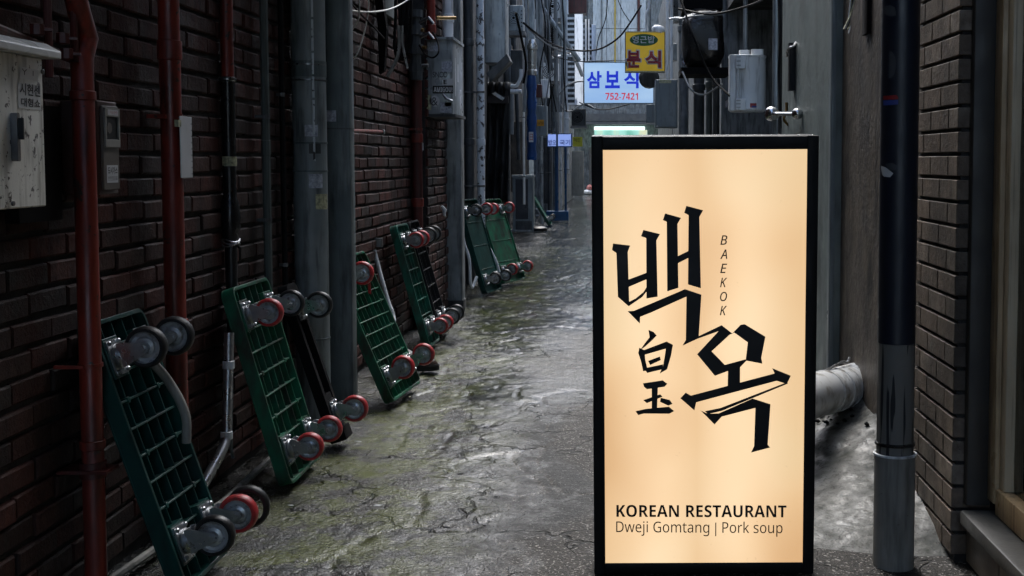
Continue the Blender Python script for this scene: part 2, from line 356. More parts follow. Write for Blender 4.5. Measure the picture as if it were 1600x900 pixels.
def groundmat():
    m, nt, p = newmat('wet_pavement')
    P = wpos(nt)
    A = lambda n: N(nt, 'ShaderNodeAttribute', attribute_name=n).outputs['Fac']
    at, ms, sc = A('low'), A('moss'), A('screed')     # hollow spots, algae belt, old cement screed
    agg = nz(nt, P, 170, 2, 0.6)
    med = nz(nt, P, 9, 5, 0.7)
    asph = mixc(nt, ramp(nt, nz(nt, P, 2.2, 5, 0.65), [(0.34, 0), (0.66, 1)]), (0.036, 0.031, 0.025), (0.066, 0.059, 0.049))
    asph = mixc(nt, ramp(nt, agg, [(0.42, 0), (0.54, 1)]), asph, (0.014, 0.0125, 0.011))
    asph = mixc(nt, ramp(nt, nz(nt, P, 105, 1, 0.5), [(0.63, 0), (0.67, 1)]), asph, (0.3, 0.285, 0.26))
    cem = mixc(nt, ramp(nt, med, [(0.36, 0), (0.64, 1)]), (0.02, 0.021, 0.021), (0.058, 0.06, 0.06))
    cem = mixc(nt, ramp(nt, agg, [(0.44, 0), (0.56, 0.75)]), cem, (0.016, 0.016, 0.0155))
    cem = mixc(nt, ramp(nt, nz(nt, P, 88, 2, 0.6), [(0.62, 0), (0.66, 0.8)]), cem, (0.2, 0.2, 0.19))
    base = mixc(nt, ramp(nt, sc, [(0.25, 0), (0.6, 1)]), asph, cem)
    nn = N(nt, 'ShaderNodeTexNoise'); nn.inputs['Scale'].default_value = 4.5; nn.inputs['Detail'].default_value = 3
    nt.links.new(P, nn.inputs['Vector'])
    sv = N(nt, 'ShaderNodeVectorMath', operation='SCALE'); sv.inputs['Scale'].default_value = 0.35
    wv = N(nt, 'ShaderNodeVectorMath', operation='ADD'); nt.links.new(nn.outputs['Color'], sv.inputs[0]); nt.links.new(P, wv.inputs[0]); nt.links.new(sv.outputs[0], wv.inputs[1])
    vo = N(nt, 'ShaderNodeTexVoronoi', feature='DISTANCE_TO_EDGE'); vo.inputs['Scale'].default_value = 2.7; nt.links.new(wv.outputs[0], vo.inputs['Vector'])
    crack = maths(nt, 'MULTIPLY', ramp(nt, vo.outputs['Distance'], [(0.006, 1), (0.02, 0)]), ramp(nt, nz(nt, P, 1.3, 2), [(0.45, 0), (0.52, 1)]))
    base = mixc(nt, crack, base, (0.008, 0.008, 0.007))
    mo = maths(nt, 'MULTIPLY', ms, ramp(nt, nz(nt, P, 5, 6, 0.75), [(0.45, 0), (0.54, 1)]))
    base = mixc(nt, maths(nt, 'MULTIPLY', mo, 0.95), base, (0.095, 0.11, 0.014))
    wet = maths(nt, 'ADD', at, maths(nt, 'MULTIPLY', maths(nt, 'SUBTRACT', med, 0.5), 1.3), True)
    base = mixc(nt, maths(nt, 'MULTIPLY', wet, 0.6), base, (0.010, 0.011, 0.0105))
    nt.links.new(base, p.inputs['Base Color'])
    nt.links.new(ramp(nt, wet, [(0.12, 0.6), (0.32, 0.22), (0.5, 0.08)]), p.inputs['Roughness'])
    nt.links.new(ramp(nt, wet, [(0.1, 0.25), (0.5, 0.55)]), p.inputs['Specular IOR Level'])
    h = maths(nt, 'ADD', maths(nt, 'MULTIPLY', agg, 0.7), maths(nt, 'MULTIPLY', nz(nt, P, 55, 3, 0.6), 0.8))
    h = maths(nt, 'MULTIPLY', h, maths(nt, 'SUBTRACT', 1.0, maths(nt, 'MULTIPLY', wet, 0.84)))
    h = maths(nt, 'SUBTRACT', h, maths(nt, 'MULTIPLY', crack, 0.9))
    nt.links.new(bumpn(nt, h, 1.0, 0.010), p.inputs['Normal'])
groundmat()

# ------------------------------------------------------------------ text
def text_shape(body, bold=0.0, shear=0.0, spacing=1.0):
    cu = bpy.data.curves.new('lettering', 'FONT'); cu.body = body; cu.size = 1; cu.offset = bold; cu.shear = shear
    cu.space_character = spacing; cu.resolution_u = 4
    o = bpy.data.objects.new('lettering', cu); C.objects.link(o)
    dg = bpy.context.evaluated_depsgraph_get()
    me = bpy.data.meshes.new_from_object(o.evaluated_get(dg))
    vs = [(v.co.x, v.co.y) for v in me.vertices]; fs = [tuple(p.vertices) for p in me.polygons]
    bpy.data.objects.remove(o); bpy.data.curves.remove(cu); bpy.data.meshes.remove(me)
    xs = [a for a, b in vs]; ys = [b for a, b in vs]
    x0, x1, y0, y1 = min(xs), max(xs), min(ys), max(ys)
    return [((a - x0) / (x1 - x0), (b - y0) / (y1 - y0)) for a, b in vs], fs
def sans(t, style='bold'):
    b = {'bold': (0x1D5D4, 0x1D5EE, 0x1D7EC), 'plain': (0x1D5A0, 0x1D5BA, 0x1D7E2), 'italic': (0x1D608, 0x1D622, 0x1D7E2)}[style]
    return ''.join(chr(b[0] + ord(c) - 65) if 'A' <= c <= 'Z' else chr(b[1] + ord(c) - 97) if 'a' <= c <= 'z' else chr(b[2] + ord(c) - 48) if c.isdigit() else c for c in t)
def lettering(body, o, r, u, mat, parent, name='lettering', n=None, **k):
    """flat print: text fitted to the rectangle o + r*[0..1] + u*[0..1] (parent space)"""
    vs, fs = text_shape(body, **k)
    mb = MB(); mb.add([o + r * a + u * b for a, b in vs], fs)
    ob = mb.build(name, mat, parent, smooth=0)
    return ob

# ================================================================== GROUND
WL, WR = -1.42, 0.93
g = MB(); g.add([(-150, -150, -0.06), (150, -150, -0.06), (150, 150, -0.06), (-150, 150, -0.06)], [(0, 1, 2, 3)])
struct(g.build('ground', 'floor_tile', smooth=0))
def ground_h(x, y):
    """returns height and how hollow the spot is"""
    h = noise.noise((x * 0.9, y * 0.55, 3.1)) * 0.014 + noise.noise((x * 2.6, y * 1.7, 7.7)) * 0.008
    k = max(0.0, min(1.0, (noise.noise((x * 1.1 + 3, y * 0.6, 9.1)) + 0.28 - 1.1 * max(0, x + 0.55 + 0.25 * noise.noise((x, y * 1.4, 2.5))) * max(0.0, min(1.0, (7.5 - y) / 2.5))) * 3.5))   # where the old screed breaks up
    wx, wy = x + 0.10 * noise.noise((x * 3, y * 3, 1)), y + 0.10 * noise.noise((x * 3, y * 3, 5))
    dist, pts = noise.voronoi((wx * 3.1, wy * 2.2, 0.5))
    e = dist[1] - dist[0]
    h += k * (0.0045 * noise.noise(pts[0] * 5.3) - 0.006 * math.exp(-(e / 0.03) ** 2))
    f = 0.55 * noise.noise((x * 13, y * 10, 2.2)) + 0.75 * noise.noise((x * 36, y * 29, 4.2))
    h += 0.0045 * f * (0.25 + 0.75 * k)
    return h, k * (0.0 if e < 0.035 else 1.0)
def make_pavement():
    xs = []; x = -2.2
    while x < 1.62: xs.append(x); x += 0.014 if -1.3 < x < 0.1 else 0.035
    ys = []; y = -4.0
    while y < 50: ys.append(y); y += (0.016 if y < 5 else 0.024) if 2.8 < y < 8.5 else (0.05 if 0 < y < 16 else 0.2)
    nx = len(xs); vs = []; low = []; moss = []; scr = []
    for y in ys:
        for x in xs:
            h, k = ground_h(x, y)
            gut = -0.014 * math.exp(-((x + 1.0) / 0.25) ** 2)
            vs.append((x, y, min(-0.010 + h + gut, 0.014)))
            wet = 0.33 - h * 18 + 0.40 * math.exp(-((x + 0.66) / 0.42) ** 2)
            wet += 0.45 * max(0.0, min(1.0, (y - 5.5) / 4.0)) - 0.5 * max(0.0, min(1.0, (x + 0.6 + 0.3 * noise.noise((x * 2, y * 1.2, 8))) / 0.35)) * max(0.0, min(1.0, (8.5 - y) / 3)) + 0.35 * noise.noise((x * 1.6, y * 1.1, 6))
            low.append(max(0, min(1, wet)))
            moss.append(max(0, min(1, 1.3 - abs(x + 0.88) / 0.40)) * (1.0 if y < 16 else 0.4)); scr.append(k)
    fs = [(j * nx + i, j * nx + i + 1, (j + 1) * nx + i + 1, (j + 1) * nx + i) for j in range(len(ys) - 1) for i in range(nx - 1)]
    me = bpy.data.meshes.new('alley_pavement'); me.from_pydata(vs, [], fs)
    for nm, dat in (('low', low), ('moss', moss), ('screed', scr)):
        a = me.attributes.new(nm, 'FLOAT', 'POINT'); a.data.foreach_set('value', dat)
    me.materials.append(MT['wet_pavement']); me.shade_smooth()
    o = bpy.data.objects.new('alley_pavement', me); C.objects.link(o); return struct(o)
make_pavement()

# ================================================================== BRICK WALLS
BC, BH, BL = 0.067, 0.0535, 0.2         # course, brick height, brick length with joint
def brick_mesh(name, l, h, dpt, c=0.005):
    """a brick facing +X, front face chamfered; centred in y, z; front at x=0"""
    v = []
    for x, k in ((-dpt, 0), (-c, 0), (0, c)):
        v += [(x, -l / 2 + k, -h / 2 + k), (x, l / 2 - k, -h / 2 + k), (x, l / 2 - k, h / 2 - k), (x, -l / 2 + k, h / 2 - k)]
    f = [(8, 9, 10, 11)]
    for a in (0, 4):
        f += [(a + i, a + (i + 1) % 4, a + 4 + (i + 1) % 4, a + 4 + i) for i in range(4)]
    me = bpy.data.meshes.new(name); me.from_pydata(v, [], f); me.materials.append(MT['brick_red'])
    return me, v, f
def in_view(p, m=0):
    d_ = Vector(p) - Vector((0, 0, H)); fz = d_.y * cT - d_.z * sT
    if fz < 0.1: return None
    x = PPX + FPX * d_.x / fz; y = PPY - FPX * (d_.y * sT + d_.z * cT) / fz
    return (x, y) if -m < x < 1600 + m and -m < y < 900 + m else None
def left_wall(X, Y0, Y1, top, label, nparts, cat='wall'):
    root = empty('brick_wall', (X, (Y0 + Y1) / 2, 0), label, cat)
    mb = MB(); mb.box(X - 0.25, X - 0.015, Y0, Y1, -0.05, top)
    wpart(mb, 'mortar_bed', 'mortar', root, 0)
    me, bv, bf = brick_mesh('brick', BL - 0.005, BH, 0.02)
    me2, bv2, bf2 = brick_mesh('brick', BL / 2 - 0.005, BH, 0.02)
    spots = []
    for k in range(int(top / BC)):
        z = 0.02 + k * BC + BH / 2
        off = (0.5 if k % 2 else 0.0) * BL + random.uniform(-0.006, 0.006)
        y = Y0 + off - BL
        while y < Y1:
            a, b = max(y, Y0), min(y + BL, Y1)
            if b - a > 0.06:
                full = (b - a) > 0.15
                spots.append((X + random.uniform(-0.0055, 0.0035), (a + b) / 2, z + random.uniform(-0.003, 0.003), full, (b - a)))
            y += BL
    seen = [s for s in spots if in_view(s[:3]) and s[3] and abs(s[4] - BL) < 0.002]
    seen.sort(key=lambda s: s[1]); parts = set(seen[:nparts])
    mb = MB(); rn = []
    for s in spots:
        tilt = random.uniform(-0.012, 0.012)
        if s in parts:
            o = bpy.data.objects.new('brick', me); C.objects.link(o); o.parent = root
            o.location = Vector(s[:3]) - Vector(root.location); o.rotation_euler = (tilt, 0, random.uniform(-0.008, 0.008))
        else:
            k = s[4] / BL
            mb.add([(s[0] + a, s[1] + b * k, s[2] + c) for a, b, c in bv], bf)
            rn += [random.random()] * len(bf)
    ob = wpart(mb, 'brickwork', 'brick_red', root, 0); ob['kind'] = 'stuff'
    a = ob.data.attributes.new('rnd', 'FLOAT', 'FACE'); a.data.foreach_set('value', rn)
    return root
left_wall(WL, -3.0, 8.3, 6.2, 'long soot-stained dark red brick wall behind the leaning dollies', 300)
left_wall(-1.33, 8.305, 9.25, 6.2, 'narrow brick pier behind the sticker-covered metal box', 60)

# right brick pier beside the shop window: bricks picked one by one
def right_pier():
    X, Y0, Y1, top = WR, 3.385, 3.86, 3.4
    root = empty('brick_pier', (X + 0.1, (Y0 + Y1) / 2, 0), 'grey-brown brick pier between navy drainpipe and shop window', 'pier')
    mb = MB(); mb.box(X + 0.012, X + 0.25, Y0 + 0.012, Y1, -0.05, top); wpart(mb, 'mortar_bed', 'mortar', root, 0)
    cache = {}
    def piece(x0, x1, y0, y1, z0, z1, loc):
        key = (round(x1 - x0, 3), round(y1 - y0, 3))
        if key not in cache:
            b = bmesh.new(); bmesh.ops.create_cube(b, size=1)
            for v in b.verts: v.co = Vector((v.co.x * (x1 - x0), v.co.y * (y1 - y0), v.co.z * (z1 - z0)))
            bmesh.ops.bevel(b, geom=[e for e in b.edges], offset=0.0018, segments=1, affect='EDGES')
            me = bpy.data.meshes.new('brick'); b.to_mesh(me); b.free(); me.materials.append(MT['brick_tan']); cache[key] = me
        o = bpy.data.objects.new('brick', cache[key]); C.objects.link(o); o.parent = root
        o.location = Vector(((x0 + x1) / 2, (y0 + y1) / 2, (z0 + z1) / 2)) - Vector(root.location)
    pc, ph = 0.067, 0.056
    for k in range(int(1.75 / pc)):
        z = 0.015 + k * pc; j = random.uniform(-0.0008, 0.0008)
        if k % 2:
            cuts = [Y0, Y0 + 0.19, Y0 + 0.39, Y1]
        else:
            cuts = [Y0, Y0 + 0.10, Y0 + 0.30, Y1]
        for a, b in zip(cuts, cuts[1:]):
            xx = X + 0.05 + (0.06 if a == Y0 else 0)
            piece(X + j, xx + j, a + 0.0035, b - 0.0035, z, z + ph, None)
    up = MB(); up.box(X + 0.004, X + 0.25, Y0 + 0.004, Y1, 1.78, top); wpart(up, 'upper_render', 'concrete_dark', root, 0)
right_pier()

# ================================================================== OTHER WALLS AND BUILDINGS
def slab_wall(name, x0, x1, y0, y1, top, mat, label, seams=(), seam_mat='black_matte', zb=-0.05):
    """plain wall body with vertical panels standing slightly proud, so joints are real"""
    root = empty(name, ((x0 + x1) / 2, (y0 + y1) / 2, 0), label, 'wall')
    mb = MB(); mb.box(x0, x1, y0, y1, zb, top); wpart(mb, 'wall_body', mat, root, 0)
    face = x1 if x1 < 0 else x0; sg = 1 if x1 < 0 else -1
    ys = [y0] + [y0 + (y1 - y0) * s for s in seams] + [y1]
    if seams:
        for a, b in zip(ys, ys[1:]):
            p = MB(); e = random.uniform(0.008, 0.03)
            p.box(min(face, face + sg * e), max(face, face + sg * e), a + 0.008, b - 0.008, 0.0, top - 0.02); wpart(p, 'panel', mat, root, 0, 0.003)
    return root
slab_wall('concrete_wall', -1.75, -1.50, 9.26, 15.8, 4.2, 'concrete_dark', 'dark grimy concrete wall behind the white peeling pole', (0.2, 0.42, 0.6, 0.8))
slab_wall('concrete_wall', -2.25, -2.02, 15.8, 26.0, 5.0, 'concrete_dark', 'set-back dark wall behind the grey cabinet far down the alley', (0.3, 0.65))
slab_wall('concrete_wall', -1.9, -1.52, 26.0, 37.5, 6.5, 'concrete_grey', 'far grey wall on the left where the alley opens', (0.3, 0.65))
slab_wall('concrete_wall', 0.96, 1.25, 3.862, 5.3, 5.2, 'concrete_brown', 'rough brown stained concrete wall behind the navy drainpipe', (0.33, 0.7))
slab_wall('plaster_wall', 0.925, 1.25, 5.304, 7.1, 5.2, 'plaster_green', 'streaky grey-green plastered wall right of the glowing sign')
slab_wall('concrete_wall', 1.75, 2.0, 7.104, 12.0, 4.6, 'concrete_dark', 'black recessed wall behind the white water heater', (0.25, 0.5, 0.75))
o = MB().box(1.02, 1.75, 7.104, 12.0, 2.6, 2.75).build('recess_shade_slab', 'concrete_dark', smooth=0); tag(o, 'unseen slab added above the water heater to shade the recess', 'shade slab')  # unseen slab, added so the recess stays dark
slab_wall('concrete_wall', 0.98, 2.2, 12.004, 22.0, 4.0, 'concrete_grey', 'grey concrete wall behind the grey switch box', (0.25, 0.5, 0.75))
slab_wall('concrete_wall', 1.1, 1.5, 22.004, 37.0, 5.5, 'concrete_grey', 'farthest grey wall on the right side of the alley', (0.3, 0.6))
# corner strip on the plaster wall
o = MB().cbox(0.905, 0.928, 5.306, 5.36, 0.0, 5.15, 0.004).build('corner_strip', 'panel_grey', None)
tag(o, 'pale metal corner strip down the near edge of plaster wall', 'trim')
# unseen slab over the viewer, added to shade the near alley
o = MB().box(-1.7, 0.6, 0.9, 3.4, 2.9, 3.1).build('unseen_shade_slab', 'shade_slab', smooth=0)
tag(o, 'unseen slab added overhead to shade the near alley', 'shade slab')
o = MB().box(-1.7, -0.75, 3.42, 6.6, 2.75, 2.81).build('side_shade_slab', 'shade_slab', smooth=0)  # added out of view to darken the bricks and dollies below
tag(o, 'unseen flat slab added high over the dollies to shade them', 'canopy')
# wall behind shop, right of the viewer
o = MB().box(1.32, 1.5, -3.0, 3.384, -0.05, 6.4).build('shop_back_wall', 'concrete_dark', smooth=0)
tag(o, 'dim back wall of the shop display behind the curtain', 'wall')

# ---------------------------------------------------------------- shop window at the right
def shop_window():
    root = empty('shop_window', (1.03, 2.6, 0), 'wood-framed shop window with pale curtain at right edge', 'window')
    X = 1.03
    zb = L(1538, 769, X).z
    Yj1 = 3.38; Yj0 = L(1576, 300, X).y
    m = MB(); m.cbox(X - 0.01, X + 0.07, Yj0 + 0.045, Yj1 - 0.004, zb, 3.0, 0.004); wpart(m, 'jamb', 'wood', root)
    m = MB(); m.cbox(X + 0.004, X + 0.07, Yj0, Yj0 + 0.043, zb + 0.045, 3.0, 0.004); wpart(m, 'inner_jamb', 'wood_pale', root)
    m = MB(); m.cbox(X - 0.006, X + 0.07, 0.6, Yj0 + 0.043, zb - 0.03, zb + 0.043, 0.004, axis='y'); wpart(m, 'bottom_rail', 'wood', root)
    m = MB(); m.box(X + 0.03, X + 0.036, 0.6, Yj0 - 0.001, zb + 0.044, 3.0); wpart(m, 'pane', 'glass', root, 0)
    # curtain with folds
    m = MB(); vs = []; n = 90
    for i in range(n + 1):
        y = 0.7 + (Yj0 + 0.1 - 0.7) * i / n
        x = X + 0.12 + 0.012 * math.sin(i * 0.9) + 0.006 * math.sin(i * 2.3)
        vs += [(x, y, zb - 0.02), (x, y, 3.0)]
    m.add(vs, [(2 * i, 2 * i + 1, 2 * i + 3, 2 * i + 2) for i in range(n)]); wpart(m, 'curtain', 'curtain', root, 1.2)
    m = MB(); m.cbox(X + 0.075, X + 0.105, 2.55, 2.93, zb + 0.01, 1.02, 0.004); wpart(m, 'display_board', 'interior', root)
    return zb
zb = shop_window()
m = MB(); m.cbox(0.962, 1.028, 3.35, 3.384, zb - 0.02, 3.0, 0.005)
o = m.build('metal_post', 'frame_dark'); tag(o, 'dark metal door post between brick pier and wooden window frame', 'post')
m = MB(); m.cbox(0.945, 1.11, 0.6, 3.348, zb - 0.075, zb - 0.034, 0.006, axis='y')
o = m.build('stone_sill', 'stone_sill'); tag(o, 'grey stone sill under the shop window', 'sill')
root = empty('tiled_plinth', (1.0, 2.5, 0), 'brown tiled low wall under the stone sill', 'wall')
m = MB(); m.box(0.985, 1.12, 0.6, 3.38, -0.05, zb - 0.078); wpart(m, 'backing', 'mortar', root, 0)
for i in range(9):
    y1 = 3.378 - i * 0.3
    m = MB(); m.cbox(0.972, 0.99, y1 - 0.294, y1, 0.0, zb - 0.08, 0.003, axis='x'); wpart(m, 'tile', 'tile_brown', root, 0)

# ---------------------------------------------------------------- concrete apron behind the sign
def apron():
    m = MB(); xs = [0.53 + i * 0.0125 for i in range(37)]; ys = [2.9 + j * 0.016 for j in range(172)]
    vs = []
    for y in ys:
        for x in xs:
            t = max(0, min(1, (x - 0.45) / 0.5)); k = max(0.0, min(1, (y - 3.42) / 0.9)) * max(0, min(1, (5.62 - y) / 0.3))
            z = -0.022 + 0.20 * (t ** 1.3) * k + 0.03 * min(1, k * 6) + 0.03 * noise.noise((x * 5, y * 4, 1)) * k + 0.014 * noise.noise((x * 14, y * 11, 4)) * k + 0.008 * noise.noise((x * 42, y * 38, 4)) * min(1, k * 3)
            vs.append((x, y, z))
    nx = len(xs)
    m.add(vs, [(j * nx + i, j * nx + i + 1, (j + 1) * nx + i + 1, (j + 1) * nx + i) for j in range(len(ys) - 1) for i in range(nx - 1)])
    return struct(m.build('concrete_apron', 'apron', smooth=2))
apron()
for i in range(16):
    p = Vector((random.uniform(0.72, 0.9), random.uniform(4.35, 4.75), 0))
    r_ = random.uniform(0.006, 0.016)
    b = bmesh.new(); bmesh.ops.create_icosphere(b, subdivisions=1, radius=r_)
    for v in b.verts: v.co *= random.uniform(0.6, 1.2); v.co.z *= 0.6
    me = bpy.data.meshes.new('debris_chip'); b.to_mesh(me); b.free(); me.materials.append(MT['black_matte'])
    o = bpy.data.objects.new('debris_chip', me); C.objects.link(o)
    t = (p.x - 0.45) / 0.5; o.location = (p.x, p.y, 0.012 + 0.20 * t ** 1.3)
    tag(o, 'small dark rubble chip on the sloping concrete below the fat duct', 'rubble', 'rubble chips on the concrete apron')

# ---------------------------------------------------------------- helpers for plumbing
def vpipe(name, label, px, X, r, mat, z0=0.0, z1=3.6, cat='pipe', couplings=(), clamps=(), cmat=None, n=16, py=300, wall=None):
    """vertical pipe seen at photo column px, standing at distance X from the alley axis"""
    Y = L(px, py, X).y
    root = empty(name, (X, Y, z0), label, cat)
    m = MB(); m.tube([(X, Y, z0), (X, Y, z1)], r, n); wpart(m, 'tube', mat, root)
    for z in couplings:
        m = MB(); m.lathe([(r, z - 0.03), (r * 1.13, z - 0.028), (r * 1.16, z - 0.022), (r * 1.16, z + 0.022), (r * 1.13, z + 0.028), (r, z + 0.03)], (X, Y, 0), (0, 0, 1), n, cap=False)
        wpart(m, 'coupling', cmat or mat, root)
    for z in clamps:
        m = MB(); m.lathe([(r * 1.01, z - 0.008), (r * 1.1, z - 0.008), (r * 1.1, z + 0.008), (r * 1.01, z + 0.008)], (X, Y, 0), (0, 0, 1), n, cap=False)
        wx = (wall if wall is not None else (WL if X < 0 else WR))
        m.box(min(wx, X), max(wx, X), Y - r * 1.35, Y - r * 1.05, z - 0.006, z + 0.006); m.box(min(wx, X), max(wx, X), Y + r * 1.05, Y + r * 1.35, z - 0.006, z + 0.006)
        wpart(m, 'clamp', cmat or 'steel_dark', root)
    return root
def sticker(parent, o, r, u, mat, name='sticker'):
    n_ = r.cross(u).normalized() * 0.0006
    m = MB(); m.add([o, o + r, o + r + u, o + u], [(0, 1, 2, 3)])
    ob = m.build(name, mat, None, 0); ob.parent = parent; ob.location = -Vector(parent.location); return ob
def wlet(parent, body, o, r, u, mat, **k):
    ob = lettering(body, o, r, u, mat, None, **k); ob.parent = parent; ob.location = -Vector(parent.location); return ob

# ================================================================== LEFT WALL FITTINGS
# white utility cabinet
def cabinet():
    X1, Y1 = -1.2, 2.54; Y0 = 2.2
    zt, zbm = W(76, 92, Y1).z, W(76, 322, Y1).z
    root = empty('utility_cabinet', (X1 - 0.1, 2.37, zbm), 'rust-speckled white utility cabinet on the brick wall, black lettered sticker', 'cabinet')
    m = MB(); m.cbox(WL, X1, Y0, Y1, zbm, zt, 0.012); wpart(m, 'body', 'white_cabinet', root, 0.6, 0.003)
    m = MB()
    prof = [(WL, zt), (X1 + 0.03, zt), (X1 + 0.03, zt + 0.016), (X1, zt + 0.032), (X1 - 0.08, zt + 0.045), (WL, zt + 0.05)]
    m.prism([Vector((a, Y0 - 0.015, b)) for a, b in prof], Vector((0, Y1 - Y0 + 0.03, 0))); wpart(m, 'lid', 'white_lid', root, 0.6, 0.003)
    a = L(15, 176, X1); b = L(22, 252, X1)
    m = MB(); m.cbox(X1 + 0.0005, X1 + 0.014, a.y, b.y, b.z, a.z, 0.004, axis='x'); wpart(m, 'handle', 'steel_dark', root)
    m = MB(); m.cbox(X1 + 0.0145, X1 + 0.024, a.y + 0.003, b.y - 0.004, (a.z + b.z) / 2 - 0.005, a.z - 0.01, 0.002, axis='x'); wpart(m, 'latch', 'black_plastic', root)
    X = X1 + 0.0012
    def q(px, py): return L(px, py, X)
    s0 = q(29, 169); sticker(root, s0, q(64, 172) - s0, q(28, 129) - s0, 'white_lid')
    s1 = q(31, 122); sticker(root, s1, q(59, 127) - s1, q(32, 104) - s1, 'sticker_white')
    X = X1 + 0.002
    s0 = q(31, 148); wlet(root, '시현센', s0, q(63, 152) - s0, q(31, 129) - s0, 'ink', bold=0.02)
    s0 = q(33, 166); wlet(root, '대형쇼', s0, q(63, 169) - s0, q(33, 152) - s0, 'ink', bold=0.02)
    s0 = q(34, 119); wlet(root, 'Y ψ', s0, q(56, 123) - s0, q(34, 107) - s0, 'ink_soft')
    for px, py in ((66, 112), (20, 318)):
        m = MB(); c = q(px, py); m.lathe([(0.005, -0.001), (0.005, 0.003), (0.002, 0.004)], c, (1, 0, 0), 8); wpart(m, 'screw', 'steel_dark', root)
cabinet()
m = MB(); m.cbox(WL, -1.385, 2.79, 3.008, 0.985, 1.262, 0.004)  # black slab in place of the shadow on the wall here
o = m.build('shadow_slab', 'black_matte'); tag(o, 'flat black slab standing in for the shadow on brick wall behind the white cabinet', 'box')
# gas meter box
def meter():
    Xf = -1.325; Y0, Y1 = 3.079, 3.20
    zt, zb_ = L(165, 158, Xf).z, L(165, 304, Xf).z
    root = empty('meter_box', (Xf - 0.04, 3.14, zb_), 'brown meter box with small dark window beside the red pipe', 'meter')
    m = MB(); m.cbox(WL, Xf, Y0, Y1, zb_, zt, 0.006); wpart(m, 'case', 'meter_brown', root, 0.6, 0.003)
    m = MB(); m.cbox(Xf + 0.0005, Xf + 0.008, Y0 + 0.012, Y1 - 0.012, zb_ + 0.012, zt - 0.012, 0.006, axis='x'); wpart(m, 'front_cover', 'meter_grey', root, 0.6, 0.002)
    zw0, zw1 = zt - 0.098, zt - 0.04
    m = MB(); x0, x1 = Xf + 0.0085, Xf + 0.014
    m.box(x0, x1, Y0 + 0.016, Y0 + 0.024, zw0, zw1); m.box(x0, x1, Y1 - 0.024, Y1 - 0.016, zw0, zw1)
    m.box(x0, x1, Y0 + 0.016, Y1 - 0.016, zw0 - 0.02, zw0); m.box(x0, x1, Y0 + 0.016, Y1 - 0.016, zw1, zw1 + 0.022)
    wpart(m, 'window_frame', 'pvc_grey', root, 0, 0.001)
    m = MB(); m.box(Xf + 0.0085, Xf + 0.0095, Y0 + 0.024, Y1 - 0.024, zw0, zw1); wpart(m, 'window', 'black_plastic', root, 0)
    m = MB(); m.lathe([(0.014, 0), (0.014, 0.002)], (Xf + 0.0097, Y0 + 0.045, (zw0 + zw1) / 2), (1, 0, 0), 16); wpart(m, 'dial', 'meter_grey', root)
    X = Xf + 0.0145
    s0 = Vector((X, Y0 + 0.03, zw1 + 0.004)); r_ = Vector((0, 0.062, 0)); u_ = Vector((0, 0, 0.014))
    sticker(root, s0, r_, u_, 'paper'); wlet(root, '! 가스안전', s0 + Vector((0.0005, 0.004, 0.003)), r_ * 0.86, u_ * 0.6, 'sticker_red')
    s0 = Vector((Xf + 0.009, Y0 + 0.028, zb_ + 0.03)); r_ = Vector((0, 0.068, 0)); u_ = Vector((0, 0, 0.045))
    sticker(root, s0, r_, u_, 'paper'); wlet(root, '도시가스', s0 + Vector((0.0006, 0.005, 0.022)), r_ * 0.86, u_ * 0.42, 'ink', bold=0.02)
    wlet(root, '안전점검표', s0 + Vector((0.0006, 0.005, 0.006)), r_ * 0.86, u_ * 0.24, 'ink')
meter()
# red pipes
X = -1.345; Y = 3.046
root = empty('gas_pipe', (X, Y, 0), 'dark red pipe beside the meter box, bending at its top', 'pipe')
m = MB(); m.tube([(X, Y, 0), (X, Y, L(141, 95, X).z)] + [L(136, 60, X), L(124, 20, X), L(112, -30, X), L(90, -130, X)], 0.027, 16); wpart(m, 'tube', 'red_paint', root)
for py in (150, 700, 735):
    z = L(134, py, X).z; m = MB(); m.lathe([(0.028, z - 0.012), (0.031, z - 0.01), (0.031, z + 0.01), (0.028, z + 0.012)], (X, Y, 0), (0, 0, 1), 16, cap=False); wpart(m, 'coupling', 'red_paint', root)
z = L(134, 740, X).z; m = MB(); m.box(WL, X + 0.05, Y - 0.04, Y + 0.04, z - 0.004, z + 0.004); m.lathe([(0.0275, z - 0.02), (0.033, z - 0.02), (0.033, z + 0.02), (0.0275, z + 0.02)], (X, Y, 0), (0, 0, 1), 16, cap=False); wpart(m, 'bracket', 'red_dark', root)
z = L(134, 573, X).z; m = MB(); m.lathe([(0.0275, z - 0.005), (0.0305, z - 0.005), (0.0305, z + 0.005), (0.0275, z + 0.005)], (X, Y, 0), (0, 0, 1), 16, cap=False); m.box(WL, X, Y - 0.04, Y - 0.03, z - 0.004, z + 0.004); wpart(m, 'clamp', 'red_paint', root)
vpipe('gas_pipe', 'bright red pipe carrying the white plastic strip', 270, -1.36, 0.031, 'red_paint', 0, 4, couplings=(1.46, 0.62), clamps=(1.262,), cmat='red_paint')
m = MB(); a = L(283, 278, -1.322); b = L(299, 183, -1.322); m.box(-1.324, -1.321, a.y, b.y, a.z, b.z)
root = empty('plastic_strip', (-1.32, a.y, a.z), 'white plastic strip taped to the red pipe', 'strip'); wpart(m, 'strip', 'sticker_white', root, 0, 0.001)
m = MB(); zz = b.z - 0.012; m.box(-1.331, -1.320, a.y - 0.02, a.y + 0.006, zz - 0.02, zz); wpart(m, 'tape', 'paper_yellow', root, 0)
for i in range(9):
    m = MB(); zz = a.z + 0.01 + i * 0.019; m.box(-1.3208, -1.3203, b.y - 0.009, b.y - 0.002, zz, zz + 0.003); wpart(m, 'tick_mark', 'ink_soft', root, 0)
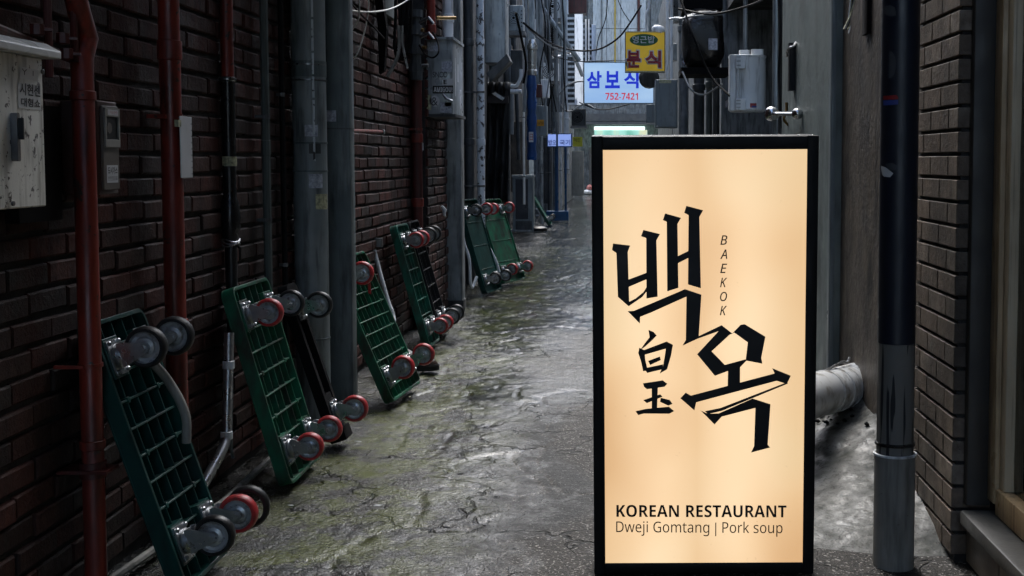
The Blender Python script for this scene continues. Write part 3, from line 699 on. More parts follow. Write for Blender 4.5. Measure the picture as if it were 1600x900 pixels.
# third pipe: red above, black sleeve, taped lump, silver drain at the foot
X = -1.398; Y = L(357, 200, X).y
root = empty('wrapped_pipe', (X, Y, 0), 'pipe red at the top with black sleeve and taped lump below', 'pipe')
zs = L(357, 126, X).z; zl = L(357, 345, X).z
m = MB(); m.tube([(X, Y, zs), (X, Y, 4)], 0.0225, 14); wpart(m, 'red_tube', 'red_paint', root)
m = MB(); m.tube([(X, Y, 0.5), (X, Y, zs + 0.012)], [0.02, 0.0255], 14); wpart(m, 'black_sleeve', 'tar', root)
m = MB(); m.lathe([(0.026, zs - 0.004), (0.031, zs), (0.031, zs + 0.008), (0.026, zs + 0.012)], (X, Y, 0), (0, 0, 1), 14, cap=False); wpart(m, 'collar', 'steel_dark', root)
pr = [(0.022 + 0.014 * math.sin(PI * min(1, max(0, i / 10))) + 0.002 * math.sin(i * 2.7), zl - 0.08 + i * 0.018) for i in range(11)]
m = MB(); m.lathe(pr, (X, Y, 0), (0, 0, 1), 14, cap=False); wpart(m, 'taped_lump', 'tar', root)
m = MB(); zz = zl - 0.07
for k in range(3): m.tube([(X + 0.031 * math.cos(a), Y + 0.031 * math.sin(a), zz - k * 0.008 + 0.006 * math.sin(a * 2 + k)) for a in [2 * PI * i / 16 for i in range(17)]], 0.003, 5)
wpart(m, 'tie_wire', 'zinc', root)
zz = L(357, 252, X).z; m = MB(); m.lathe([(0.0262, zz - 0.017), (0.0262, zz + 0.017)], (X, Y, 0), (0, 0, 1), 14, cap=False); wpart(m, 'sticker_band', 'paper_yellow', root)
X = -1.31
root = empty('drain_hose', L(355, 690, X), 'silver foil-wrapped drain pipe bending towards the near dolly', 'pipe')
pa = [L(358, 520, X), L(357, 570, X), L(355, 640, X), L(354, 680, X), W(346, 706, L(352, 690, X).y - 0.03), W(312, 768, L(352, 690, X).y - 0.16)]
m = MB(); m.tube(spline(pa, 5), 0.0165, 12); wpart(m, 'tube', 'zinc', root)
for i in (1, 3):
    q_ = pa[i]; m = MB(); m.lathe([(0.0168, -0.014), (0.02, -0.012), (0.02, 0.012), (0.0168, 0.014)], q_, (0, 0, 1), 12, cap=False); wpart(m, 'band', 'pvc_white', root)
m = MB(); m.tube(spline([L(362, 600, -1.33), L(361, 690, -1.33), L(364, 715, -1.33)], 6), 0.006, 8)
o = m.build('thin_hose', 'cable_grey'); tag(o, 'thin grey hose hanging beside the silver drain pipe', 'hose')
m = MB(); a = G(230, 905, 0.02); b = G(425, 705, 0.02); a.x = min(a.x, -1.2)
m.tube([Vector((-1.36, 3.15, 0.02)), Vector((-1.30, 3.9, 0.022)), Vector((-1.31, 4.5, 0.024))], 0.012, 8)
o = m.build('floor_conduit', 'pvc_grey'); tag(o, 'grey conduit lying on the ground along the brick wall', 'pipe')
vpipe('conduit', 'thin grey-green conduit on bricks left of the fat pole', 417, -1.385, 0.0165, 'pipe_grey_green', 0, 4.5, couplings=(1.18,), clamps=(1.3, 0.9), n=10)
vpipe('conduit', 'black conduit close against the fat round pole', 443, -1.40, 0.012, 'cable_black', 0, 4.5, clamps=(1.4, 0.7), n=8)
# fittings at the top-left corner
X = -1.37
root = empty('gas_manifold', L(50, 60, X), 'dark red horizontal gas line with branch valves above cabinet', 'pipe')
m = MB(); m.tube([L(-60, 22, X), L(112, 92, X)], 0.012, 10); wpart(m, 'main_line', 'red_dark', root)
for px, y0, y1 in ((58, -80, 120), (100, -60, 96)):
    m = MB(); t_ = L(px, y0, X); b_ = L(px, y1, X); m.tube([(X + 0.02, t_.y, t_.z), (X + 0.02, t_.y, b_.z)], 0.0095, 10); wpart(m, 'branch', 'red_dark', root)
for px, py in ((58, 46), (98, 60), (104, 84)):
    c = L(px, py, X + 0.02); m = MB(); m.lathe([(0.01, -0.014), (0.016, -0.012), (0.016, 0.012), (0.01, 0.014)], c, (0, 0, 1), 8); m.tube([c, c + Vector((0.03, 0.01, 0.0))], 0.005, 6); wpart(m, 'valve', 'red_dark', root)
m = MB(); m.tube([L(104, 86, X), L(120, 92, X)], 0.0135, 10); wpart(m, 'end_stub', 'red_paint', root)

# ---------------------------------------------------------------- fat round pole and square post
X, Y, r0 = -1.347, 5.25, 0.0725
root = empty('round_pole', (X, Y, 0), 'thick grey round pole with worn stickers in front of square post', 'pole')
m = MB(); m.tube([(X, Y, -0.02), (X, Y, 6)], r0, 32); wpart(m, 'shaft', 'pole_grey', root)
for py in (95, 120, 222, 268, 545):
    z = L(478, py, X + 0.05).z; m = MB(); m.lathe([(r0, z - 0.004), (r0 + 0.003, z - 0.003), (r0 + 0.003, z + 0.003), (r0, z + 0.004)], (X, Y, 0), (0, 0, 1), 32, cap=False); wpart(m, 'band', 'steel_dark' if py < 130 else 'post_grey', root)
m = MB(); z0, z1 = L(478, 120, X).z, L(478, 95, X).z; m.lathe([(r0 + 0.001, z0), (r0 + 0.002, z0), (r0 + 0.002, z1), (r0 + 0.001, z1)], (X, Y, 0), (0, 0, 1), 32, cap=False); wpart(m, 'clamp_plate', 'post_grey', root)
m = MB()
zz = [L(497, py, X).z for py in (0, 40, 90, 125, 160, 215, 255)]
for a_, b_ in zip(zz[::1], zz[1:]):
    an = R(-62); cx, cy = X + (r0 + 0.0015) * math.cos(an + 0.0), Y + (r0 + 0.0015) * math.sin(an)
    m.box(cx - 0.004, cx + 0.004, cy - 0.002, cy + 0.003, b_ + 0.01, a_)
wpart(m, 'edge_tape', 'peeling', root, 0)
def pole_sticker(px0, px1, py0, py1, mat):
    m = MB(); k = 6; vs = []
    # project onto the cylinder: columns map to angle
    for i in range(k + 1):
        px = px0 + (px1 - px0) * i / k
        t_ = ((px - 477.5) / 27.0); t_ = max(-0.97, min(0.97, t_)); an = -PI / 2 + math.asin(t_) + math.atan2(X, Y) * -1
        p_ = (X + (r0 + 0.0012) * math.cos(an), Y + (r0 + 0.0012) * math.sin(an))
        for py in (py1, py0): vs.append((p_[0], p_[1], W(px, py, p_[1]).z))
    m.add(vs, [(2 * i, 2 * i + 2, 2 * i + 3, 2 * i + 1) for i in range(k)]); wpart(m, 'sticker', mat, root, 1)
pole_sticker(470, 490, 195, 213, 'paper_worn'); pole_sticker(475, 496, 272, 294, 'paper_worn'); pole_sticker(485, 503, 303, 327, 'paper_yellow'); pole_sticker(476, 494, 222, 240, 'sheet_dark')
Yp = 5.42
xa, xb = W(499, 300, Yp).x, W(548, 300, Yp).x
root = empty('square_post', ((xa + xb) / 2, Yp, 0), 'dark grey square steel post right of the thick round pole', 'post')
m = MB(); m.cbox(xa, xb, Yp, Yp + 0.09, -0.02, 6, 0.004); wpart(m, 'shaft', 'post_grey', root)
z = W(525, 201, Yp).z; m = MB(); m.cbox(xa - 0.002, xb + 0.002, Yp - 0.002, Yp + 0.092, z - 0.003, z + 0.003, 0.003); wpart(m, 'seam', 'sheet_dark', root)
s0 = W(507, 190, Yp - 0.001); sticker(root, s0, Vector((0.052, 0, 0)), Vector((0, 0, 0.05)), 'paper_worn')

# ---------------------------------------------------------------- clutter on the brick wall farther on
m = MB(); a = L(540, 204, -1.37); b = L(597, 206, -1.37); m.tube([a, b], 0.010, 8)
root = empty('red_rod', a, 'short rusty red pipe stub lying level on bricks', 'pipe'); wpart(m, 'tube', 'red_paint', root)
m = MB(); m.lathe([(0.010, -0.012), (0.017, -0.01), (0.017, 0.01), (0.010, 0.012)], b, (0, 1, 0), 10); m.tube([b, b - Vector((0.05, 0, 0))], 0.006, 6); wpart(m, 'end_fitting', 'steel_dark', root)
vpipe('gas_pipe', 'red pipe with peeled white patch left of sticker-covered metal box', 652, -1.38, 0.037, 'red_dark', 0, 1.75, couplings=(1.28, 0.85), clamps=(1.34,), cmat='red_paint', n=12)
Y = L(652, 200, -1.38).y; m = MB()
for k, (dz, h_) in enumerate(((1.30, 0.05), (1.27, 0.08), (1.25, 0.05))):
    an = -0.9 + k * 0.35; cx, cy = -1.38 + 0.0385 * math.cos(an), Y + 0.0385 * math.sin(an); m.box(cx - 0.003, cx + 0.003, cy - 0.006, cy + 0.006, dz - h_, dz)
o = m.build('paint_drip', 'pvc_white', smooth=0); tag(o, 'white dried paint drips on the red pipe', 'paint')
# valve cluster at the red pipe's head
X, Y = -1.37, L(650, 120, -1.37).y
root = empty('valve_cluster', L(650, 120, X), 'grimy brown valves and pipe fittings above the red pipe', 'valve')
zc = [L(650, py, X).z for py in (125, 112, 100, 85, 70, 55, 40, 28)]
pr = [0.045, 0.05, 0.036, 0.05, 0.034, 0.045, 0.03, 0.048]
m = MB(); m.lathe(list(zip([v for p_ in pr for v in (p_, p_)], sorted([z for zz_ in zip(zc, zc[1:] + [zc[-1] + 0.05]) for z in zz_]))), (X, Y, 0), (0, 0, 1), 10); wpart(m, 'body', 'sheet_dark', root)
for py, dx in ((103, 0.09), (48, 0.06), (75, 0.075)):
    z = L(650, py, X).z; m = MB(); m.lathe([(0.02, 0), (0.026, 0.01), (0.026, 0.02), (0.012, 0.025), (0.012, dx)], (X, Y, z), (1, -0.3, 0), 10); wpart(m, 'outlet', 'brass' if py != 103 else 'zinc', root)
for py in (36, 60):
    z = L(650, py, X).z; m = MB(); m.tube([(X + 0.02, Y, z), (X + 0.09, Y - 0.02, z + 0.03), (X + 0.12, Y - 0.02, z - 0.01)], 0.012, 8); wpart(m, 'lever', 'steel_dark', root)
vpipe('gas_pipe', 'upper red pipe with thin band above the valve cluster', 676, -1.30, 0.03, 'red_paint', 1.95, 4.5, couplings=(2.02,), n=12, cmat='red_paint')

# metal box with stickers
def sticker_box():
    Y0, Y1 = 8.36, 8.88
    x0, x1 = W(666, 120, Y0).x, W(707, 120, Y0).x
    z0, z1 = W(690, 178, Y0).z, W(690, 62, Y0).z
    root = empty('metal_box', ((x0 + x1) / 2, Y0, z0), 'grey metal switch box covered in stickers and graffiti', 'box')
    m = MB(); m.cbox(x0, x1, Y0, Y1, z0, z1, 0.004); wpart(m, 'case', 'sheet_metal', root, 0.6, 0.003)
    m = MB(); m.cbox(x0 - 0.01, x1 + 0.012, Y0 - 0.012, Y1 + 0.01, z1 + 0.0, z1 + 0.018, 0.004); wpart(m, 'lid', 'sheet_metal', root)
    m = MB(); m.cbox(x0 - 0.008, x1 + 0.02, Y0 - 0.006, Y1 + 0.01, z0 - 0.02, z0 - 0.001, 0.004); wpart(m, 'bottom_flange', 'sheet_dark', root)
    e = Y0 - 0.002
    def st(px0, px1, py0, py1, mat):
        a = W(px0, py1, e); sticker(root, a, W(px1, py1, e) - a, W(px0, py0, e) - a, mat)
    def tx(body, px0, px1, py0, py1, mat, **k):
        a = W(px0, py1, e - 0.001); wlet(root, body, a, W(px1, py1, e - 0.001) - a, W(px0, py0, e - 0.001) - a, mat, **k)
    st(667, 685, 66, 80, 'paper_worn'); st(687, 705, 78, 92, 'sheet_metal'); st(690, 706, 96, 112, 'paper_worn')
    st(676, 708, 134, 146, 'ink'); tx(sans('AMIGOU!'), 677.5, 707, 136, 144, 'sticker_white', bold=0.02)
    st(691, 708, 123, 133, 'sticker_white'); tx('E', 693, 698, 124.5, 131.5, 'ink', bold=0.03)
    tx('SNCO', 676, 699, 112, 121, 'ink_soft', bold=0.01)
    m = MB(); m.prism([W(677 + 8 * math.cos(a) + 2, 158 + 9 * math.sin(a), e) for a in [i * PI / 8 for i in range(16)]], Vector((0, 0.0005, 0))); wpart(m, 'round_sticker', 'paper', root, 0)
    tx('&', 674, 684, 152, 165, 'ink_soft')
    st(688, 706, 160, 176, 'paper_worn'); st(695, 705, 160, 166, 'sticker_white'); st(667, 674, 148, 172, 'paper_yellow')
    m = MB(); m.tube([W(692, 147, e - 0.012), W(698, 154, e - 0.02), W(707, 158, e - 0.012)], 0.008, 8); wpart(m, 'handle', 'zinc', root)
    m = MB(); 
    for k, (py0, py1) in enumerate(((90, 150), (100, 128), (140, 170))):
        yy = Y0 + 0.12 + k * 0.12; za, zb2 = W(712, py0, yy).z, W(712, py1, yy).z; m.box(x1 + 0.0005, x1 + 0.002, yy, yy + 0.03 + 0.02 * k, zb2, za)
    wpart(m, 'paint_streak', 'pvc_white', root, 0)
sticker_box()
X0, X1, Y0 = W(691, 400, 9.28).x, W(722, 400, 9.28).x, 9.28
root = empty('concrete_pillar', ((X0 + X1) / 2, Y0, 0), 'stained grey concrete pillar below the sticker-covered box', 'pillar')
m = MB(); m.cbox(X0, X1, Y0, Y0 + 0.16, 0.06, 6, 0.008); wpart(m, 'shaft', 'concrete_grey', root)
m = MB(); m.cbox(X0 - 0.008, X1 + 0.008, Y0 - 0.008, Y0 + 0.168, -0.02, 0.06, 0.006); wpart(m, 'foot', 'concrete_dark', root)
vpipe('white_pipe', 'white plastic pipe with socket above the sticker-covered box', 702, -1.27, 0.04, 'pvc_white', 2.02, 4.5, couplings=(2.16,), n=14)
# paper scrap and white rag on the wall
m = MB(); c = L(690, 322, -1.32); m.tube([c, c + Vector((0.02, 0.01, -0.03)), c + Vector((0.015, 0.0, -0.06)), c + Vector((0.03, 0.01, -0.08))], [0.012, 0.018, 0.012, 0.003], 6)
o = m.build('white_rag', 'paper', smooth=1); tag(o, 'small white rag stuck low on brick pier', 'rag')

# cables near the post
def cable(name, label, pts, r, mat, k=8, n=6, cat='cable', group=None):
    m = MB(); m.tube(spline(pts, k), r, n); o = m.build(name, mat, smooth=1); return tag(o, label, cat, group)
X = -1.3
cable('white_cable', 'white cable sagging across the wall top beside square post', [W(534, 13, 6.3), W(560, 18, 6.4), W(590, 18, 6.6), (W(620, 10, 6.9)), W(660, -15, 7.1)], 0.0045, 'cable_white')
cable('white_cable', 'white cable with frayed kinked end hanging by square post', [W(562, -10, 6.3), W(561, 25, 6.3), W(556, 38, 6.3), W(538, 62, 6.3), W(538, 70, 6.28), W(535, 74, 6.25)], 0.0042, 'cable_white')
cable('white_cable', 'white cable looping down in a hook near square post', [W(576, -10, 6.5), W(575, 20, 6.5), W(568, 55, 6.45), W(558, 84, 6.4), W(548, 94, 6.4), W(540, 93, 6.35)], 0.0042, 'cable_white')
cable('black_cable', 'black cable running diagonally under the white ones', [W(538, -10, 6.4), W(560, 18, 6.4), W(580, 38, 6.5), W(600, 60, 6.7)], 0.005, 'cable_black')
for i, (a_, lab) in enumerate((((620, 92, 605, 120), 'pale flat blade of cut conduit hanging from wire bundle'), ((631, 80, 637, 108), 'thin cut conduit end dangling right of the wire bundle'))):
    cable('cut_conduit', lab, [W(623 + i * 6, 40, 7.0), W(624 + i * 5, 66, 7.0), W(a_[0], a_[1], 7.0), W(a_[2], a_[3], 7.0)], 0.011 - 0.004 * i, 'zinc', cat='conduit')
for i in range(7):
    xx = 618 + i * 4.2
    cable('black_cable', ['leftmost strand of the black wire bundle on the bricks', 'second strand of the black wire bundle', 'third strand of the black wire bundle', 'middle strand of the black wire bundle', 'fifth strand of the black wire bundle', 'sixth strand of the black wire bundle', 'rightmost strand of the black wire bundle by the valves'][i],
          [W(xx, -20, 7.2), W(xx + 3 * math.sin(i), 30, 7.15), W(xx - 2 + 4 * math.sin(i * 2), 70, 7.15), W(621 + i * 1.2, 95 - (i % 3) * 4, 7.15)], 0.009, 'cable_black', group='strands of the black wire bundle')
m = MB(); m.prism([W(585, -5, 7.0), W(597, -5, 7.0), W(604, 45, 7.0), W(600, 110, 7.0), W(592, 115, 7.0), W(590, 40, 7.0)], Vector((0, 0.06, 0)))
o = m.build('cable_tray', 'black_matte', smooth=0); tag(o, 'black bent cable tray hanging on brick wall', 'cable tray')
m = MB(); a = L(600, 30, -1.41); m.cbox(-1.42, -1.385, L(598, 10, -1.4).y, L(617, 10, -1.4).y, L(600, 22, -1.4).z, L(600, -40, -1.4).z, 0.01)
o = m.build('vent_cover', 'pipe_grey_green'); tag(o, 'pale green vent cover high on brick wall behind cables', 'vent')
cable('black_cable', 'black cable loop in front of the sticker-covered box', [W(676, 50, 8.2), W(684, 66, 8.2), W(685, 82, 8.15), W(676, 90, 8.15), W(664, 84, 8.1), W(655, 70, 8.05)], 0.006, 'cable_black')
m = MB(); m.tube([W(682, 28, 8.5), W(712, 28, 8.6)], 0.012, 8); o = m.build('copper_stub', 'brass'); tag(o, 'copper stub joining red pipe and white pipe', 'pipe')

# ================================================================== DOLLIES
def tyre_prof(r, wd):
    h = wd / 2
    return [(r * 0.76, -h), (r * 0.9, -h), (r * 0.97, -h * 0.72), (r, -h * 0.3), (r, h * 0.3), (r * 0.97, h * 0.72), (r * 0.9, h), (r * 0.76, h)]
def caster(root, x, y, z, wr, drop, trail, tyre_mat, twin=None):
    """caster on the underside (local +X), wheel axle along local Y"""
    m = MB(); pw, ph = 0.038, 0.048
    m.cbox(x, x + 0.004, y - pw, y + pw, z - ph, z + ph, 0.006, axis='x')
    for sy in (-1, 1):
        for sz in (-1, 1):
            m.lathe([(0.0065, 0.004), (0.0065, 0.010), (0.003, 0.013)], (x, y + sy * (pw - 0.009), z + sz * (ph - 0.009)), (1, 0, 0), 6)
    m.lathe([(0.030, 0.004), (0.034, 0.008), (0.034, 0.014), (0.029, 0.022)], (x, y, z), (1, 0, 0), 16)
    ax, az = x + drop, z + trail
    fw = 0.024
    m.box(x + 0.020, x + 0.025, y - fw, y + fw, z - 0.030, z + 0.030)
    for sy in (-1, 1):
        yy = y + sy * fw
        poly = [(x + 0.020, z + 0.032), (x + 0.032, z + 0.032), (ax + 0.004, az + 0.013), (ax + 0.013, az + 0.006), (ax + 0.013, az - 0.006), (ax + 0.004, az - 0.013), (x + 0.036, z - 0.030), (x + 0.020, z - 0.032)]
        m.prism([Vector((a, yy - 0.0016, b)) for a, b in poly], Vector((0, 0.0032, 0)))
    cs = m.build('caster', 'zinc', root, 0.5)
    ty = MB(); ty.lathe(tyre_prof(wr, 0.034), (ax, y, az), (0, 1, 0), 28, cap=False); ty.build('tyre', tyre_mat, cs, 0.7)
    hb = MB()
    hb.lathe([(0.008, -0.020), (0.014, -0.020), (0.016, -0.015), (wr * 0.45, -0.012), (wr * 0.52, -0.007), (wr * 0.68, -0.009), (wr * 0.77, -0.016), (wr * 0.77, 0.016), (wr * 0.68, 0.009), (wr * 0.52, 0.007), (wr * 0.45, 0.012), (0.016, 0.015), (0.014, 0.020), (0.008, 0.020)], (ax, y, az), (0, 1, 0), 24)
    hb.build('hub', 'hub', cs, 0.5)
    bt = MB(); bt.lathe([(0.0085, -0.034), (0.0085, -0.026), (0.005, -0.026), (0.005, 0.026), (0.0085, 0.026), (0.0085, 0.032)], (ax, y, az), (0, 1, 0), 6); bt.build('axle_bolt', 'zinc', cs, 0)
    if twin:
        t2 = MB(); t2.lathe(tyre_prof(wr * 1.12, 0.03), (ax + 0.012, y + 0.055, az), (0, 1, 0), 28, cap=False); t2.build('spare_tyre', twin, cs, 0.7)
    return cs
def dolly(label, X, Y, wd, ln, topX, mat, tyres, wr=0.052, drop=0.076, yaw=0.0, th=0.046, nt_=7, nl=4, trail=(-0.012, -0.012), handle=None, inset=0.085, group='platform dollies leaning on the brick wall', twin=None, face='ribs', holes=True):
    a = math.asin(min(0.9, (X - topX) / ln))
    root = empty('platform_dolly', (X, Y, 0.0), label, 'dolly', group, rot=(0, -a, yaw))
    m = MB()
    rim = 0.03 if face == 'frame' else 0.012
    op = rrect(0, wd, 0, ln, 0.035, 4); ip = rrect(rim, wd - rim, rim, ln - rim, 0.02, 4)
    if face != 'frame': m.prism([Vector((0, p, q)) for p, q in op], Vector((0.006, 0, 0)))
    n = len(op)
    vs = [(0.006, *p) for p in op] + [(th, *p) for p in op] + [(0.006, *p) for p in ip] + [(th, *p) for p in ip]
    fs = []
    for i in range(n):
        j = (i + 1) % n
        fs += [(i, j, n + j, n + i), (n + i, n + j, 3 * n + j, 3 * n + i), (3 * n + i, 3 * n + j, 2 * n + j, 2 * n + i)]
    m.add(vs, fs)
    if face == 'frame':
        for z in (0.08, 0.16, ln - 0.08): m.box(0.008, th - 0.004, 0.02, wd - 0.02, z - 0.035, z + 0.035)
        m.box(0.006, 0.07, 0.02, wd - 0.02, 0.0, 0.05)
    elif face == 'ribs':
        for i in range(1, nt_ + 1):
            z = ln * i / (nt_ + 1); m.box(0.006, th - 0.006, 0.012, wd - 0.012, z - 0.003, z + 0.003)
        for i in range(1, nl + 1):
            y = wd * i / (nl + 1); m.box(0.006, th - 0.010, y - 0.0025, y + 0.0025, 0.012, ln - 0.012)
        for i in range(1, nt_ + 1):                      # little screw bosses where ribs cross
            if i % 2:
                for k in (1, nl): m.lathe([(0.009, 0.006), (0.009, th - 0.004)], (0, wd * k / (nl + 1), ln * i / (nt_ + 1)), (1, 0, 0), 8)
    else:
        m.box(0.006, th - 0.008, 0.014, wd - 0.014, 0.1, ln - 0.1)
        for i in range(1, 4): m.box(th - 0.008, th - 0.004, 0.02, wd - 0.02, ln * i / 4 - 0.004, ln * i / 4 + 0.004)
    m.build('platform', mat, root, 0.5, 0.0015)
    pd = MB(); ys = (0.07 + 0.0, wd - 0.07); zs = (ln - inset - 0.02, inset + 0.03)
    k = 0
    for zi, z in enumerate(zs):
        for yi, y in enumerate(ys):
            if tyres[k]:
                b = MB(); b.box(0.006, th + 0.001, y - 0.045, y + 0.045, z - 0.055, z + 0.055); b.build('mounting_pad', mat, root, 0, 0.002)
                caster(root, th + 0.0015, y, z, wr, drop, trail[zi], tyres[k], twin if k == 3 else None)
            k += 1
    if handle:
        h = MB(); h.tube(spline([Vector(p) for p in handle], 6), 0.013, 10); h.build('handle', 'pvc_grey', root, 1)
    return root
RU, RD = 'rubber', 'wheel_red'
dolly('nearest dolly, dark teal plastic with black wheels and folded grey handle', -1.17, 3.09, 0.34, 0.74, -1.405, 'dark_teal', (RU, RU, RU, RD), wr=0.055, drop=0.083, twin=RU, trail=(0.0, -0.01), nt_=9, nl=4,
      handle=[(0.05, 0.25, 0.60), (0.075, 0.262, 0.52), (0.085, 0.27, 0.42), (0.06, 0.27, 0.34)])
dolly('bright green ribbed dolly in front of the silver drain pipe', -1.185, 4.13, 0.42, 0.71, -1.378, 'green_plastic', (RD, RU, RD, RD), wr=0.050, drop=0.075, nt_=8, nl=5)
dolly('open black frame dolly behind the bright green one beside pole', -1.165, 4.76, 0.15, 0.66, -1.37, 'black_matte', (RU, None, RD, None), wr=0.054, drop=0.08, face='frame')
dolly('green ribbed dolly half hidden by square post, two red wheels low', -1.10, 5.56, 0.52, 0.72, -1.385, 'green_plastic', (RD, None, RD, RD), wr=0.056, drop=0.083, nt_=10, nl=7, trail=(-0.01, 0.012), yaw=R(-5))
dolly('slim teal dolly with red wheels standing behind the brown shoe', -1.20, 7.25, 0.30, 0.76, -1.40, 'teal_plastic', (RD, RD, RD, RD), wr=0.05, drop=0.075, nt_=7, nl=3, yaw=R(-3))
dolly('black dolly with black wheels just beyond the slim teal one', -1.19, 7.68, 0.34, 0.76, -1.395, 'black_plastic', (RU, RU, RU, RU), wr=0.055, drop=0.08, nt_=6, nl=2)
dolly('dark teal smooth-backed dolly right of the concrete pillar', -1.19, 10.2, 0.42, 0.82, -1.42, 'dark_teal', (RU, RD, RU, RU), wr=0.055, drop=0.085, face='smooth', yaw=R(-13))
dolly('green smooth-backed dolly leaning beside the dark teal one', -1.12, 11.05, 0.48, 0.80, -1.38, 'green_plastic', (RD, RD, RD, RD), wr=0.055, drop=0.085, face='smooth', yaw=R(-20))
dolly('far small green dolly behind the dark grey cabinet', -1.28, 20.9, 0.5, 0.66, -1.62, 'teal_plastic', (None, None, RU, RU), wr=0.05, face='smooth')
# grey folding handles standing between dollies
def htube(label, pts, r, mat, name='tube_handle'):
    m = MB(); m.tube(spline(pts, 6), r, 10); o = m.build(name, mat, smooth=1); return tag(o, label, 'handle')
htube('white bent tube handle leaning left of the slim teal dolly', [W(584, 388, 7.0), W(592, 420, 6.98), W(606, 470, 6.93), W(614, 492, 6.9), W(616, 515, 6.88), G(615, 545, 0.0) + Vector((0, 0, 0))], 0.0125, 'pvc_white')
m = MB(); c = W(588, 378, 7.0); m.cbox(c.x - 0.05, c.x + 0.03, c.y, c.y + 0.05, c.z - 0.03, c.z + 0.02, 0.008); m.lathe([(0.012, 0), (0.012, 0.04)], c + Vector((-0.012, 0.02, 0.02)), (0, 0, 1), 8)
o = m.build('handle_socket', 'steel_dark'); tag(o, 'grey bracket at the top of the white tube handle', 'bracket')
htube('white tube handle lying against the concrete pillar by dark teal dolly', [W(722, 345, 10.0), W(724, 375, 10.0), W(733, 405, 10.0), W(735, 440, 10.0), W(738, 449, 10.05), W(745, 432, 10.1)], 0.013, 'pvc_white')
htube('pale bent tube handle between the two dollies by the peeling pole', [W(756, 362, 10.75), W(764, 385, 10.75), W(775, 408, 10.75), W(780, 425, 10.75)], 0.012, 'pvc_white')
m = MB(); a = L(563, 412, -1.3); m.prism([W(574, 430, 5.9), W(577, 429, 5.9), W(580, 460, 5.9), W(575, 458, 5.9)], Vector((0, 0.004, 0)))
o = m.build('red_strap', 'wheel_red', smooth=0); tag(o, 'short red strap hanging over the green ribbed dolly', 'strap')
m = MB(); m.prism([W(589, 502, 6.1), W(600, 494, 6.1), W(602, 499, 6.1), W(592, 508, 6.1)], Vector((0, 0.004, 0.002)))
o = m.build('paper_tag', 'sticker_white', smooth=0); tag(o, 'small white paper tag behind green ribbed dolly', 'tag')

# brown shoe
def shoe():
    c = G(655, 578, 0.0)
    root = empty('work_shoe', (c.x - 0.05, c.y, 0.0), 'worn brown leather shoe below the red dolly wheels', 'shoe', rot=(0, 0, R(8)))
    ln = 0.30; rings = 18; n = 16
    def prof(t):   # t 0 heel (-X) .. 1 toe (+X): half width, height
        wd = 0.040 + 0.018 * math.sin(PI * min(1, t * 0.9 + 0.05)) if t < 0.75 else 0.055 * math.sqrt(max(0.02, 1 - ((t - 0.75) / 0.25) ** 2))
        hh = 0.125 - 0.05 * t if t < 0.4 else (0.105 - 0.055 * (t - 0.4) / 0.3 if t < 0.7 else 0.05 * math.sqrt(max(0.05, 1 - ((t - 0.7) / 0.31) ** 2)))
        if t < 0.06: wd *= 0.75
        return wd, hh
    m = MB(); vs = []
    for i in range(rings + 1):
        t = i / rings; wd, hh = prof(t)
        for j in range(n):
            a = PI * j / (n - 1)
            k = 1 + 0.04 * noise.noise((t * 9, j * 0.9, 3))
            vs.append((-ln / 2 + ln * t, -math.cos(a) * wd * k, 0.022 + max(0, math.sin(a)) ** 0.75 * hh * k))
    fs = [(i * n + j, i * n + j + 1, (i + 1) * n + j + 1, (i + 1) * n + j) for i in range(rings) for j in range(n - 1)]
    fs += [tuple(range(n)), tuple(range(rings * n + n - 1, rings * n - 1, -1))]
    m.add(vs, fs); m.build('upper', 'leather', root, 1.2)
    s = MB(); pl = []
    for i in range(rings + 1): t = i / rings; pl.append((-ln / 2 + (ln + 0.012) * t - 0.004, -prof(t)[0] - 0.007))
    pl = [Vector((a, b, 0.0)) for a, b in pl] + [Vector((a, -b, 0.0)) for a, b in reversed(pl)]
    s.prism(pl, Vector((0, 0, 0.026))); s.build('sole', 'rubber', root, 0.6)
    w_ = MB(); w_.tube([Vector((v.x * 0.98, v.y * 0.98, 0.03)) for v in pl[3:rings + 1]], 0.003, 5); w_.build('welt_seam', 'black_matte', root, 1)
shoe()

# small litter in the gutter
rl = random.Random(11)
for i, (px, py, mt, lab) in enumerate(((497, 640, 'paper_yellow', 'tiny yellowish leaf scrap beside the green ribbed dolly'), (560, 690, 'paper', 'pale crumb of litter on paving below the red wheels'), (402, 735, 'paper_yellow', 'yellowish leaf scrap under the bright green dolly'), (455, 790, 'paper', 'white paper fleck near the bright green dolly foot'), (352, 838, 'paper', 'pale paper fleck right of nearest dolly wheel'), (700, 560, 'paper', 'white fleck on paving right of the shoe'), (640, 620, 'paper_yellow', 'small leaf fleck in front of the shoe'), (590, 790, 'paper', 'white fleck in the middle foreground paving'), (760, 505, 'paper', 'pale fleck far out on wet paving'), (720, 740, 'cable_black', 'dark twig fragment on the foreground paving'))):
    c = G(px, py, 0.008); r_ = rl.uniform(0.006, 0.012); a0 = rl.random() * 6
    m = MB(); m.prism([c + Vector((r_ * k_ * math.cos(a0 + t_), r_ * k_ * math.sin(a0 + t_), 0.002 * math.sin(3 * t_))) for t_, k_ in ((0, 1.6), (1, 0.7), (2.2, 0.9), (3.2, 1.3), (4.3, 0.6), (5.3, 0.8))], Vector((0, 0, 0.0015)))
    tag(m.build('litter_scrap', mt, smooth=0), lab, 'litter', 'litter scraps on the paving')

